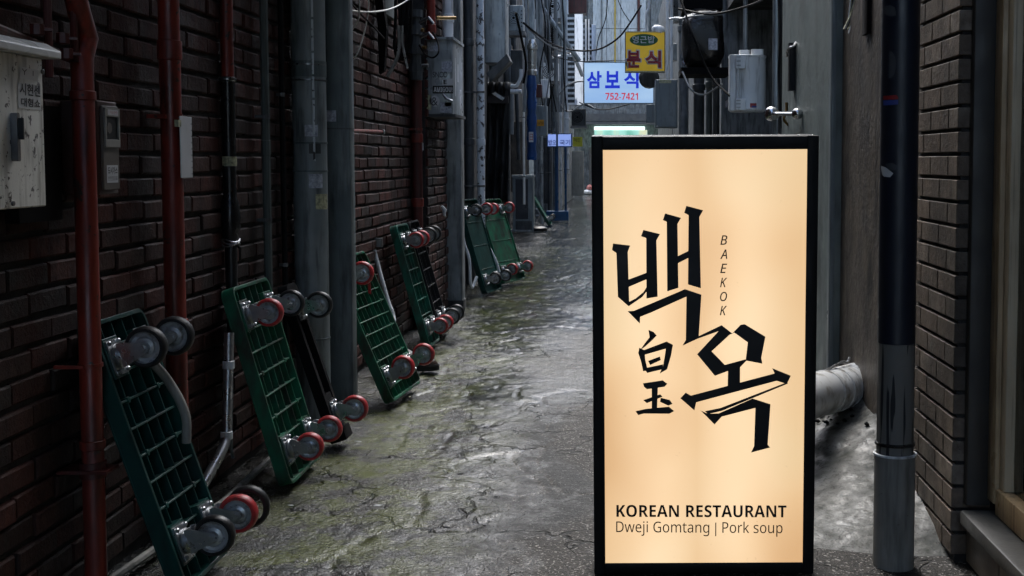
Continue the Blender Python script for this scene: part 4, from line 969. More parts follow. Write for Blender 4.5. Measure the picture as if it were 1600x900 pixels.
# ================================================================== FAR LEFT CLUTTER
def boxthing(name, label, px0, px1, py0, py1, Y, dep, mat, cat, bevel=0.004, extra=None):
    a, b = W(px0, py1, Y), W(px1, py0, Y)
    root = empty(name, ((a.x + b.x) / 2, Y, a.z), label, cat)
    m = MB(); m.cbox(a.x, b.x, Y, Y + dep, a.z, b.z, min(0.012, (b.x - a.x) * 0.1)); wpart(m, 'case', mat, root, 0.6, bevel)
    if extra: extra(root, a, b, Y)
    return root
def door_extra(root, a, b, Y):
    m = MB(); dx, dz = (b.x - a.x) * 0.08, (b.z - a.z) * 0.06
    m.cbox(a.x + dx, b.x - dx, Y - 0.006, Y - 0.0005, a.z + dz, b.z - dz, 0.004, axis='y'); wpart(m, 'door', 'panel_grey', root, 0.6, 0.002)
    m = MB(); m.cbox(b.x - dx * 2.2, b.x - dx * 1.6, Y - 0.016, Y - 0.0065, (a.z + b.z) / 2 - 0.03, (a.z + b.z) / 2 + 0.03, 0.003); wpart(m, 'handle', 'steel_dark', root)
# each: (name, label, px, X, r, mat, z0, z1)
far_pipes = [
 ('drainpipe', 'dark rusty drainpipe left of the white peeling pole', 733, -1.40, 0.045, 'sheet_dark', 0, 5),
 ('peeling_pole', 'white pole with peeling paint left of the smooth green dolly', 751, -1.29, 0.036, 'peeling', 0, 5),
 ('conduit', 'thin pale conduit running down behind the dark grey cabinet', 818.5, -1.42, 0.018, 'cable_white', 0.5, 5),
 ('downpipe', 'grey downpipe behind the dark hood', 770, -1.44, 0.035, 'pipe_grey_green', 0, 4),
 ('downpipe', 'dark downpipe right of the dark hood', 792, -1.44, 0.035, 'sheet_dark', 0, 4),
 ('downpipe', 'slim grey pipe beside the blue-wrapped flue', 846, -1.45, 0.03, 'sheet_metal', 0, 5),
 ('downpipe', 'tall pale pipe left of the white louvre panels', 867, -1.46, 0.045, 'concrete_grey', 0, 5),
 ('downpipe', 'thick pale pipe just left of the louvre panels', 884, -1.46, 0.09, 'pvc_white', 0.8, 6),
 ('downpipe', 'dark pipe between the blue flue and pale pipes', 858, -1.45, 0.035, 'sheet_dark', 0, 5),
 ('downpipe', 'thin white pipe right behind the blue stand sign', 876, -1.44, 0.03, 'pvc_white', 0.0, 5),
]
for nm, lab, px, X, r_, mt, z0, z1 in far_pipes:
    vpipe(nm, lab, px, X, r_, mt, z0, z1, couplings=(1.3, 2.2) if z1 > 2.5 else (), clamps=(1.75, 0.9), n=12, wall=X - 0.07, py=200)
# vertical ribs, bundled ducts and boards seen against the dark wall
boxthing('sheet_duct', 'large grey sheet-metal duct high behind the peeling pole', 757, 789, -60, 98, 11.6, 0.35, 'sheet_metal', 'duct')
m = MB(); m.prism([W(760, 115, 11.5), W(792, 84, 11.5), W(797, 95, 11.5), W(768, 126, 11.5)], Vector((0, 0.3, 0))); o = m.build('duct_outlet', 'sheet_dark', smooth=0); tag(o, 'slanted dark outlet flap under the sheet-metal duct', 'duct')
def niche():  # black sheet put in place of a dark void beside the pole
    Y = 11.95; root = empty('dark_gap_sheet', W(778, 300, Y), 'black sheet standing in for the dark gap beside the peeling pole', 'dark sheet')
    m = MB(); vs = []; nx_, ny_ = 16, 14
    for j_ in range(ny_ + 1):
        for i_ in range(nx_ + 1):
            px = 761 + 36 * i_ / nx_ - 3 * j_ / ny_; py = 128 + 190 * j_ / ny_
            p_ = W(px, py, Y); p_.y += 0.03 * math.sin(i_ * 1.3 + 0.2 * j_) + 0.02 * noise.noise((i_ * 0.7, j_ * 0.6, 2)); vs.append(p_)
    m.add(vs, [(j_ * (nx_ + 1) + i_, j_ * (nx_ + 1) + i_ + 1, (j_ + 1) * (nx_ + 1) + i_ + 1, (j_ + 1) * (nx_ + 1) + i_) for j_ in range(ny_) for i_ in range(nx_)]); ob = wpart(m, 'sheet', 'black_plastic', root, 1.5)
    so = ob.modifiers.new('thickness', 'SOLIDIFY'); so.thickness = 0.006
    m = MB(); a = W(768, 146, Y - 0.06); m.prism([a, W(774, 144, Y - 0.06), W(788, 153, Y - 0.06), W(785, 157, Y - 0.06)], Vector((0, 0.02, 0))); wpart(m, 'pale_highlight', 'pvc_white', root, 0)  # white strip painted in for a highlight on the dark stuff
    m = MB(); m.cbox(W(763, 200, Y).x, W(795, 200, Y).x, Y - 0.05, Y - 0.01, W(780, 162, Y).z, W(780, 150, Y).z, 0.01, axis='y'); wpart(m, 'fold', 'maroon', root)
niche()
boxthing('meter_case', 'dull grey case beside the thin pale conduit', 798, 816, 78, 128, 13.4, 0.3, 'sheet_dark', 'box', extra=None)
m = MB(); m.tube([W(795, 143, 13.3), W(815, 143, 13.3)], 0.025, 8); o = m.build('lamp_bar', 'pvc_white'); tag(o, 'short white horizontal tube under the dull grey case', 'tube')
cable('bent_conduit', 'pale conduit bend curling below the dull grey case', [W(792, 132, 13.3), W(806, 134, 13.3), W(813, 122, 13.3), W(814, 108, 13.3)], 0.02, 'pvc_white', cat='conduit')
def flue():
    p = W(831, 250, 15.0); root = empty('flue_pipe', p, 'steel flue with blue plastic wrapping on its lower half', 'flue')
    zt, zm, zb_ = W(833, 72, 15).z, W(831, 118, 15).z, W(831, 250, 15).z
    m = MB(); m.lathe([(0.05, zm), (0.062, zm + 0.01), (0.062, zm + 0.06), (0.055, zm + 0.07), (0.055, zt - 0.05), (0.066, zt - 0.04), (0.066, zt), (0.03, zt + 0.08)], (p.x + 0.01, p.y, 0), (0, 0, 1), 16); wpart(m, 'steel_section', 'flue', root)
    m = MB(); pr = [(0.058 + 0.006 * math.sin(i * 1.9), zb_ + (zm - zb_) * i / 16) for i in range(17)]; m.lathe(pr, (p.x, p.y, 0), (0, 0, 1), 16); wpart(m, 'blue_wrapping', 'blue_wrap', root, 1)
    m = MB(); s0 = W(826, 222, 14.9); s1 = W(833, 206, 14.9); m.box(s0.x, s1.x, 14.93, 14.932, s0.z, s1.z); wpart(m, 'label_plate', 'sticker_white', root, 0)
    wlet(root, '日', Vector((s0.x + 0.01, 14.929, s0.z + 0.02)), Vector((0.04, 0, 0)), Vector((0, 0, 0.08)), 'sticker_red')
flue()
def fuse_extra(root, a, b, Y):
    s0 = W(839, 197, Y - 0.002); s1 = W(850, 187, Y - 0.002); sticker(root, s0, Vector((s1.x - s0.x, 0, 0)), Vector((0, 0, s1.z - s0.z)), 'orange_print')
    wlet(root, 'CAUTION', s0 + Vector((0.008, -0.001, 0.02)), Vector((s1.x - s0.x - 0.016, 0, 0)), Vector((0, 0, 0.04)), 'ink')
boxthing('fuse_box', 'grey fuse box with orange warning label', 838, 854, 165, 212, 16.2, 0.3, 'panel_grey', 'box', extra=fuse_extra)
boxthing('wall_unit', 'small white unit right of the steel flue', 843, 857, 124, 152, 16.6, 0.25, 'louvre', 'box')
boxthing('red_crate', 'dull red panel behind the steel flue', 838, 846, 132, 152, 16.4, 0.2, 'red_dark', 'panel')
def ac_unit(label, px0, px1, py0, py1, Y, mat='louvre'):
    a, b = W(px0, py1, Y), W(px1, py0, Y); w_, h_ = b.x - a.x, b.z - a.z
    root = empty('outdoor_unit', ((a.x + b.x) / 2, Y, a.z), label, 'air conditioner', 'outdoor air-conditioning units')
    m = MB(); m.cbox(a.x, b.x, Y, Y + 0.28, a.z, b.z, 0.01); wpart(m, 'case', mat, root, 0.6, 0.004)
    c = Vector((a.x + w_ * 0.42, Y - 0.001, a.z + h_ * 0.5)); r_ = min(w_, h_) * 0.4
    m = MB(); m.lathe([(r_ * 0.12, 0.002), (r_, 0.002), (r_, 0.004)], c, (0, -1, 0), 18); wpart(m, 'fan_opening', 'black_matte', root, 0)
    for k in range(4): m = MB(); q = r_ * (0.3 + 0.24 * k); m.lathe([(q - 0.006, 0.005), (q + 0.006, 0.005), (q + 0.006, 0.012), (q - 0.006, 0.012)], c, (0, -1, 0), 18, cap=False); wpart(m, 'grille_ring', mat, root, 0.5)
    for k in range(5): m = MB(); zz_ = a.z + h_ * (0.15 + 0.15 * k); m.box(b.x - w_ * 0.13, b.x - w_ * 0.04, Y - 0.006, Y - 0.0005, zz_, zz_ + h_ * 0.05); wpart(m, 'side_slot', 'sheet_dark', root, 0)
    m = MB(); m.box(a.x - 0.02, b.x + 0.02, Y, Y + 0.3, a.z - 0.05, a.z - 0.002); wpart(m, 'bracket', 'steel_dark', root, 0)
ac_unit('grimy outdoor unit high above the dull grey case', 792, 817, 8, 48, 14.2, 'sheet_metal')
ac_unit('upper outdoor unit beside the tall pale pipe', 852, 880, -8, 28, 18.4)
ac_unit('middle outdoor unit beside the tall pale pipe', 850, 879, 38, 74, 18.6, 'sheet_metal')
ac_unit('lower outdoor unit above the fuse box', 846, 872, 98, 126, 18.2)
ac_unit('small outdoor unit under the louvre panels', 893, 915, 170, 196, 21.5, 'sheet_dark')
ac_unit('outdoor unit tucked right of the yellow sign', 1043, 1066, -6, 26, 14.6, 'sheet_dark')
rc = random.Random(21)
for i, lab in enumerate(('first', 'second', 'third', 'fourth', 'fifth', 'sixth', 'seventh', 'eighth', 'ninth', 'tenth')):
    Y = 14.2 + i * 0.95; px = 800 + i * 8.6 + rc.uniform(-2, 2); p0 = W(px, 150, Y); r_ = rc.uniform(0.014, 0.035)
    m = MB(); zt = W(px, rc.choice([-20, 30, 60]), Y).z; zb_ = W(px, rc.choice([175, 210, 250]), Y).z
    m.tube(spline([Vector((p0.x, Y, zb_)), Vector((p0.x + rc.uniform(-0.04, 0.04), Y, (zb_ + zt) / 2)), Vector((p0.x + rc.uniform(-0.05, 0.05), Y, zt))], 5), r_, 8)
    tag(m.build('service_pipe', rc.choice(['pvc_white', 'sheet_metal', 'sheet_dark', 'cable_grey', 'pipe_grey_green']), smooth=1), lab + ' service pipe from the left in the tangle past peeling pole', 'pipe', 'service pipes in the far tangle')
for lab, pts in (('black cable drooping across the recess left of heater', [W(1062, -5, 9), W(1085, 60, 8.8), W(1110, 118, 8.8), W(1140, 150, 8.6)]), ('black cable slung above the water heater', [W(1060, 14, 9), W(1110, 22, 8.7), W(1160, 12, 8.4), W(1212, -8, 7.7)]),
                 ('thin black cable down the plaster wall edge', [W(1216, -10, 7.3), W(1219, 60, 7.2), W(1217, 120, 7.2), W(1222, 200, 7.1)]), ('grey cable curling under the black bundle', [W(1066, 112, 9.3), W(1080, 140, 9.2), W(1100, 148, 9.2), W(1128, 132, 9.0)])):
    cable('wall_cable', lab, pts, 0.008, 'cable_black' if 'black' in lab[:10] else 'cable_grey')
# grey ducts leaning overhead in the middle
for i, (p0, p1, r_, mt, lab) in enumerate((
   ((836, -20), (860, 110), 0.05, 'sheet_dark', 'slanting dark duct above the steel flue'),
   ((846, 10), (905, 95), 0.035, 'sheet_metal', 'long grey brace slanting towards the louvre panels'),
   ((868, -20), (869, 190), 0.03, 'cable_grey', 'grey riser behind the crossing braces'),
   ((893, 78), (910, 118), 0.03, 'pvc_white', 'short white brace under the louvre panels'),
   ((828, 60), (880, 72), 0.025, 'sheet_metal', 'level grey arm beside the flue top'),
   ((862, 90), (898, 84), 0.022, 'pvc_white', 'pale level arm under the louvre panels'))):
    m = MB(); m.tube([W(*p0, 17.0 + i * 0.4), W(*p1, 17.3 + i * 0.4)], r_, 8); o = m.build('brace', mt); tag(o, lab, 'brace')
for i, (px, w_, lab) in enumerate(((797, 9, 'grey board strip left of the grey case'), (826, 8, 'dark board strip behind the flue top'), (838, 10, 'grey board strip right of the flue top'), (851, 8, 'pale board strip near the slanting duct'), (876, 9, 'grey board strip left of thick pale pipe'))):
    boxthing('board_strip', lab, px, px + w_, -40, 70 + 17 * (i % 3), 15.5 + i * 0.7, 0.12, ('sheet_dark', 'sheet_metal', 'concrete_grey')[i % 3], 'board')
# brickwork glimpsed low behind cabinet : dark shutters
boxthing('roller_shutter', 'dim brown shutter panel behind the dark grey cabinet', 798, 822, 190, 300, 20.9, 0.1, 'concrete_brown', 'shutter')
for i in range(9): pass
boxthing('door_leaf', 'dark door leaf right of the far green dolly', 848, 862, 215, 318, 24.4, 0.1, 'sheet_dark', 'door')
# dark grey cabinet
def cab_extra(root, a, b, Y):
    m = MB(); m.cbox(a.x - 0.01, b.x + 0.012, Y - 0.015, Y + 0.33, b.z + 0.001, b.z + 0.035, 0.006); wpart(m, 'top', 'sheet_metal', root)
    m = MB(); m.box(a.x + 0.05, b.x - 0.08, Y - 0.005, Y - 0.0005, a.z + 0.2, b.z - 0.03); wpart(m, 'door', 'navy_pipe', root, 0)
    m = MB(); m.cbox(a.x + 0.05, b.x - 0.02, Y - 0.02, Y - 0.001, a.z + 0.02, a.z + 0.17, 0.004); wpart(m, 'kick_panel', 'sheet_dark', root)
Yc = G(815, 362).y
boxthing('steel_cabinet', 'waist-high dark grey steel cabinet standing on the alley floor', 801, 833, 277, 362, Yc, 0.32, 'panel_grey', 'cabinet', extra=cab_extra)
m = MB(); a = G(842, 361); m.lathe([(0.13, 0), (0.135, 0.05), (0.09, 0.075), (0.02, 0.08)], (a.x, a.y, 0.0), (0, 0, 1), 20); o = m.build('rubber_base', 'rubber'); tag(o, 'low black rubber base beside the dark grey cabinet', 'base')
m = MB(); a = G(822, 361); m.cbox(a.x - 0.25, a.x + 0.1, a.y - 0.35, a.y - 0.08, 0.005, 0.03, 0.01); o = m.build('drain_cover', 'concrete_grey'); tag(o, 'flat concrete slab in front of the dark grey cabinet', 'slab')
m = MB(); a = G(838, 340); m.tube(spline([Vector((a.x - 0.1, a.y, 0.05)), Vector((a.x, a.y, 0.16)), Vector((a.x + 0.05, a.y, 0.05)), Vector((a.x - 0.02, a.y - 0.05, 0.03))], 5), 0.03, 8); o = m.build('coiled_hose', 'cable_grey'); tag(o, 'coiled grey hose between cabinet and blue stand', 'hose')
# blue stand sign
def blue_stand():
    Y = G(870, 345).y; s = FPX / Y
    root = empty('stand_sign', W(872, 345, Y), 'blue-framed stand sign with pale lit panel and Korean lettering', 'sign')
    a, b = W(853, 343, Y), W(888, 330, Y)
    m = MB(); m.cbox(a.x, b.x, Y, Y + 0.25, 0.0, b.z, 0.01); wpart(m, 'base', 'blue_paint', root, 0.6, 0.004)
    for px, r_ in ((870, 0.035), (884, 0.022)):
        p = W(px, 330, Y + 0.1); m = MB(); m.tube([(p.x, Y + 0.1, b.z - 0.01), (p.x, Y + 0.1, W(px, 205 if px == 870 else 230, Y).z)], r_, 10); wpart(m, 'post', 'blue_paint', root)
    a, b = W(854.5, 230, Y), W(894, 208, Y); y = Y - 0.02
    m = MB(); t = 0.022
    m.box(a.x, b.x, y, y + 0.08, a.z, a.z + t); m.box(a.x, b.x, y, y + 0.08, b.z - t, b.z); m.box(a.x, a.x + t, y, y + 0.08, a.z + t, b.z - t); m.box(b.x - t, b.x, y, y + 0.08, a.z + t, b.z - t)
    wpart(m, 'frame', 'blue_paint', root, 0, 0.003)
    m = MB(); m.box(a.x + t, b.x - t, y + 0.01, y + 0.07, a.z + t, b.z - t); wpart(m, 'panel', 'lilac_glow', root, 0)
    p = W(870.5, 219, Y); m = MB(); m.box(p.x - 0.018, p.x + 0.018, y - 0.012, y - 0.001, a.z, b.z + 0.08); wpart(m, 'centre_bar', 'blue_paint', root, 0)
    y -= 0.0
    for tx_, p0, p1 in (('밥오', 857, 869), ('국기', 874.5, 891)):
        q = W(p0, 227, Y); q2 = W(p1, 218.5, Y); wlet(root, tx_, Vector((q.x, y + 0.008, q.z)), Vector((q2.x - q.x, 0, 0)), Vector((0, 0, q2.z - q.z)), 'sticker_blue', bold=0.02)
    m = MB(); m.lathe([(0.03, 0), (0.04, 0.02), (0.04, 0.1), (0.02, 0.12)], W(870, 208, Y) + Vector((0, 0.1, 0)), (0, 0, 1), 10); wpart(m, 'post_cap', 'pvc_white', root)
blue_stand()
a, b = W(895, 229, 27), W(910, 214, 27)
root = empty('yellow_plate', (a.x, 27, a.z), 'small yellow plate sign right of the blue stand sign', 'sign')
m = MB(); m.box(a.x, b.x, 27, 27.04, a.z, b.z); wpart(m, 'plate', 'yellow_bright', root, 0)
wlet(root, '미인', Vector((a.x + 0.03, 26.99, a.z + 0.1)), Vector((b.x - a.x - 0.08, 0, 0)), Vector((0, 0, 0.09)), 'ink')
boxthing('far_shutter', 'pale beige shutter panel at the far end of the alley', 893, 912, 236, 306, 36.0, 0.2, 'facade_beige', 'shutter')
m = MB(); c = G(919, 303); 
root = empty('pink_bundle', (c.x, c.y, 0), 'small pink and red bundle on the far floor', 'bundle')
m.lathe([(0.05, 0), (0.16, 0.02), (0.17, 0.09), (0.1, 0.14), (0.02, 0.16)], (c.x, c.y, 0), (0, 0, 1), 12); wpart(m, 'lower_bag', 'pvc_white', root)
m = MB(); m.lathe([(0.03, 0.14), (0.11, 0.16), (0.1, 0.25), (0.03, 0.32)], (c.x + 0.03, c.y, 0), (0.1, 0, 1), 12); wpart(m, 'upper_bag', 'pink', root)
# louvre panels (three stepped white shutters)
def louvre(label, px0, px1, py0, py1, Y, slots, left_slots=True):
    a, b = W(px0, py1, Y), W(px1, py0, Y)
    root = empty('louvre_panel', ((a.x + b.x) / 2, Y, a.z), label, 'louvre', 'white louvre panels')
    m = MB(); m.box(a.x, b.x, Y + 0.02, Y + 0.16, a.z, b.z); wpart(m, 'back', 'sheet_dark', root, 0)
    w_ = (b.x - a.x); xs = a.x + w_ * 0.45
    m = MB(); m.cbox(xs, b.x, Y - 0.01, Y + 0.018, a.z, b.z, 0.004); wpart(m, 'face_panel', 'louvre', root, 0.6, 0.004)
    h = (b.z - a.z) / slots
    for i in range(slots):
        m = MB(); m.box(a.x, xs - 0.003, Y - 0.005, Y + 0.018, a.z + h * i, a.z + h * (i + 0.42)); wpart(m, 'slat', 'louvre', root, 0)
louvre('tallest white louvre panel, leftmost of the three', 887, 911, 22, 164, 20.0, 17)
louvre('middle white louvre panel of the three', 908, 921, 30, 150, 21.0, 14)
louvre('smallest white louvre panel, rightmost of the three', 919, 931, 38, 140, 22.0, 12)
boxthing('brick_ledge', 'red brick ledge above the white louvre panels', 888, 916, -10, 20, 20.6, 0.4, 'red_dark', 'ledge')

# ================================================================== END OF THE ALLEY
def end_building():
    Y = 47.0
    root = empty('end_building', (0, Y, 0), 'pale tiled building closing the far end of the alley', 'building')
    m = MB(); m.box(-9, 9, Y, Y + 3, -0.05, 10.5); wpart(m, 'wall', 'concrete_grey', root, 0)
    xs = [W(px, 50, Y).x for px in (926, 948, 970, 996, 1010)]
    zs = [W(960, py, Y).z for py in (150, 95, 45, -5, -60)]
    for i in range(len(xs) - 1):
        for j in range(len(zs) - 1):
            m = MB(); m.cbox(xs[i] + 0.012, xs[i + 1] - 0.012, Y - 0.05, Y - 0.002, zs[j] + 0.012, zs[j + 1] - 0.012, 0.006, axis='y'); wpart(m, 'panel', 'facade_tile', root, 0)
    m = MB(); p = W(940, 50, Y - 0.1); m.tube([(p.x, Y - 0.1, zs[0]), (p.x, Y - 0.1, zs[-1])], 0.03, 8); wpart(m, 'grey_pipe', 'cable_grey', root)
    m = MB(); p = W(961, 50, Y - 0.1); m.tube([(p.x, Y - 0.1, zs[0]), (p.x, Y - 0.1, zs[-1])], 0.028, 8); wpart(m, 'yellow_pipe', 'yellow_sign', root)
    m = MB(); p = W(998, 50, Y - 0.1); m.tube([(p.x, Y - 0.1, zs[0]), (p.x, Y - 0.1, zs[-1])], 0.05, 8); wpart(m, 'red_pipe', 'red_dark', root)
    # awning with three dark bands, then the lit shop strip
    a = W(928, 197, Y - 1.2); b = W(1012, 158, Y - 1.2)
    h = (b.z - a.z)
    for k, (t0, t1, dep, mt) in enumerate(((0.5, 1.0, 1.0, 'concrete_grey'), (0.2, 0.5, 1.15, 'awning'), (0.06, 0.18, 1.2, 'awning'))):
        m = MB(); m.box(a.x - 1.5, b.x + 1.5, Y - dep, Y - 0.06, a.z + h * t0, a.z + h * t1); wpart(m, 'awning_band', mt, root, 0, 0.01)
    z0, z1, z2 = W(960, 213, Y - 0.6).z, W(960, 203, Y - 0.6).z, W(960, 198, Y - 0.6).z
    m = MB(); m.box(a.x, b.x, Y - 0.6, Y - 0.1, z0 - 0.4, z1); wpart(m, 'shop_strip', 'shop_glow', root, 0)
    m = MB(); m.tube([(a.x, Y - 0.65, (z1 + z2) / 2), (b.x - 0.1, Y - 0.65, (z1 + z2) / 2)], 0.06, 10); wpart(m, 'fluorescent_tube', 'tube_glow', root)
    m = MB(); m.box(a.x - 0.2, b.x + 0.2, Y - 0.5, Y - 0.06, 0, z0 - 0.42); wpart(m, 'shopfront', 'interior', root, 0)
end_building()
o = MB().box(-9, -2.3, 37.6, 38.2, -0.05, 7).build('side_house', 'facade_beige', smooth=0); tag(o, 'beige house corner on the left where alley meets the street', 'house')
o = MB().box(1.55, 9, 37.2, 38.0, -0.05, 7).build('side_house', 'facade_beige', smooth=0); tag(o, 'beige house corner on the right where alley meets the street', 'house')

# ================================================================== FAR RIGHT CLUTTER
def blue_sign():
    Y = 17.0; a, b = W(912, 162, Y), W(1022, 97, Y)
    root = empty('hanging_sign', ((a.x + b.x) / 2, Y, a.z), 'lit pale blue shop sign with blue Korean letters and phone number', 'sign')
    m = MB(); m.cbox(a.x, b.x, Y, Y + 0.14, a.z, b.z, 0.01, axis='y'); wpart(m, 'case', 'sheet_metal', root)
    m = MB(); m.box(a.x + 0.012, b.x - 0.012, Y - 0.004, Y - 0.0005, a.z + 0.012, b.z - 0.012); wpart(m, 'lit_face', 'blue_glow', root, 0)
    e = Y - 0.006
    for ch, x0, x1 in (('삼', 917, 940), ('보', 945.5, 968.5), ('식', 975, 998), ('당', 1003, 1024)):
        p, q = W(x0, 138, e), W(min(x1, 1021.5), 111, e); wlet(root, ch, p, Vector((q.x - p.x, 0, 0)), Vector((0, 0, q.z - p.z)), 'print_blue', bold=0.035)
    p, q = W(946, 156, e), W(997, 145, e); wlet(root, sans('752-7421'), p, Vector((q.x - p.x, 0, 0)), Vector((0, 0, q.z - p.z)), 'print_red')
    m = MB()
    for px in (918, 1016): p = W(px, 97, Y + 0.07); m.tube([p, p + Vector((0, 0, 1.2))], 0.012, 6)
    wpart(m, 'hanger', 'steel_dark', root)
emat('print_blue', (0.01, 0.03, 0.55), 0.35); MT['print_blue'].node_tree.nodes['Principled BSDF'].inputs['Base Color'].default_value = (0.01, 0.02, 0.3, 1)
emat('print_red', (0.5, 0.03, 0.06), 0.4); MT['print_red'].node_tree.nodes['Principled BSDF'].inputs['Base Color'].default_value = (0.3, 0.02, 0.03, 1)
blue_sign()
emat('yellow_added_glow', (0.62, 0.40, 0.015), 0.1); MT['yellow_added_glow'].node_tree.nodes['Principled BSDF'].inputs['Base Color'].default_value = (0.6, 0.4, 0.02, 1)  # faint emission added to brighten the sign face, no known lamp inside
def yellow_sign():
    Y = 14.5; a, b = W(976.5, 113, Y), W(1039.5, 49, Y)
    root = empty('hanging_sign', ((a.x + b.x) / 2, Y, a.z), 'yellow hanging sign with green oval and red Korean letters', 'sign')
    m = MB(); m.cbox(a.x, b.x, Y, Y + 0.12, a.z, b.z, 0.006, axis='y'); wpart(m, 'case', 'sheet_dark', root)
    m = MB(); m.box(a.x + 0.01, b.x - 0.01, Y - 0.004, Y - 0.0005, a.z + 0.012, b.z - 0.01); wpart(m, 'face', 'yellow_added_glow', root, 0)
    m = MB(); m.box(a.x + 0.004, b.x - 0.004, Y - 0.012, Y - 0.0045, a.z, a.z + 0.016); m.box(a.x + 0.004, b.x - 0.004, Y - 0.012, Y - 0.0045, b.z - 0.012, b.z); wpart(m, 'trim', 'paper_yellow', root, 0)
    c = W(1006, 62.5, Y); m = MB(); m.prism([Vector((c.x + 0.168 * math.cos(t), Y - 0.006, c.z + 0.07 * math.sin(t))) for t in [i * PI / 14 for i in range(28)]], Vector((0, 0.0015, 0))); wpart(m, 'green_oval', 'green_print', root, 0)
    p, q = W(988, 67.5, Y - 0.008), W(1023, 56, Y - 0.008); wlet(root, '영근밥', p, Vector((q.x - p.x, 0, 0)), Vector((0, 0, q.z - p.z)), 'sticker_white', bold=0.01)
    for ch, x0, x1, y0, y1 in (('분', 979, 1001, 79, 106), ('식', 1008, 1033, 79, 106)):
        p, q = W(x0, y1, Y - 0.007), W(x1, y0, Y - 0.007)
        wlet(root, ch, p - Vector((0.012, 0, 0.012)), Vector((q.x - p.x + 0.024, 0, 0)), Vector((0, 0, q.z - p.z + 0.024)), 'sticker_white', bold=0.075)
        wlet(root, ch, p - Vector((0, 0.002, 0)), Vector((q.x - p.x, 0, 0)), Vector((0, 0, q.z - p.z)), 'red_print', bold=0.035)
    m = MB(); p = W(1010, 49, Y + 0.06); m.tube([p, p + Vector((0, 0, 0.22)), p + Vector((0.03, 0, 0.27)), p + Vector((0.05, 0, 0.6))], 0.016, 8); wpart(m, 'hanger', 'pvc_white', root)
    p = W(1029, 46, Y + 0.05); m = MB(); m.lathe([(0.01, -0.05), (0.07, -0.04), (0.085, 0.0), (0.06, 0.04), (0.01, 0.05)], p, (0.2, 0, 1), 14); wpart(m, 'lamp_head', 'pvc_white', root, 1)
yellow_sign()
for nm, lab, px, Y, r_, mt, z0, z1 in (
  ('riser_pipe', 'slim white riser right of the yellow sign', 1043, 13.8, 0.022, 'pvc_white', 1.9, 5), ('riser_pipe', 'second white riser right of the yellow sign', 1049, 13.6, 0.018, 'pvc_white', 1.75, 5),
  ('riser_pipe', 'pale grey riser left of the black bundle', 1068, 12.0, 0.05, 'concrete_grey', 0.3, 5),
  ('riser_pipe', 'grey pipe below the black bundle, left one', 1092, 11.2, 0.05, 'sheet_dark', 0.0, 4), ('riser_pipe', 'grey pipe below the black bundle, middle one', 1108, 10.8, 0.028, 'pipe_grey_green', 0.0, 4),
  ('riser_pipe', 'grey pipe below the black bundle, right one', 1119, 10.5, 0.03, 'sheet_dark', 0.0, 4), ('riser_pipe', 'dim grey riser above the white water heater', 1164, 9.3, 0.018, 'sheet_metal', 1.9, 5),
  ('riser_pipe', 'grey pipe running down left of the plaster wall', 1211, 7.6, 0.018, 'sheet_metal', 0.0, 5), ('riser_pipe', 'dark conduit beside the plaster wall edge', 1221, 7.3, 0.02, 'sheet_dark', 0.0, 5)):
    x = W(px, 150, Y).x; root = empty(nm, (x, Y, z0), lab, 'pipe'); m = MB(); m.tube([(x, Y, z0), (x, Y, z1)], r_, 12); wpart(m, 'tube', mt, root)
    m = MB(); zc_ = z0 + (z1 - z0) * 0.45; m.lathe([(r_, zc_ - 0.03), (r_ * 1.2, zc_ - 0.025), (r_ * 1.2, zc_ + 0.025), (r_, zc_ + 0.03)], (x, Y, 0), (0, 0, 1), 12, cap=False); wpart(m, 'coupling', mt, root)
def sw_extra(root, a, b, Y):
    m = MB(); m.cbox(a.x + 0.012, b.x - 0.02, Y - 0.012, Y - 0.0005, a.z + 0.012, b.z - 0.012, 0.004, axis='y'); wpart(m, 'door', 'panel_grey', root, 0.6, 0.002)
    p = W(1030, 130, Y - 0.014); sticker(root, p, Vector((0.13, 0, 0)), Vector((0, 0, 0.035)), 'paper_yellow')
    m = MB(); c = W(1027, 197, Y - 0.014); m.lathe([(0.012, 0), (0.012, 0.008)], c, (0, -1, 0), 8); wpart(m, 'lock', 'zinc', root)
boxthing('switch_box', 'grey-blue switch box right of the lit blue sign', 1024, 1059, 124, 200, 13.2, 0.25, 'panel_grey', 'box', extra=sw_extra)
boxthing('vent_case', 'light grey case behind the white risers', 1040, 1058, 68, 94, 14.0, 0.2, 'sheet_metal', 'box')
m = MB(); c = W(1014, 121, 15.5); m.lathe([(0.02, -0.1), (0.1, -0.1), (0.13, -0.02), (0.13, 0.1), (0.1, 0.14)], c, (0, -1, -0.2), 16); o = m.build('exhaust_fan', 'sheet_dark'); tag(o, 'round grey exhaust cowl below the yellow sign', 'vent')
boxthing('blue_case', 'small blue case under right end of lit sign', 1010, 1026, 163, 192, 16.4, 0.2, 'panel_grey', 'box')
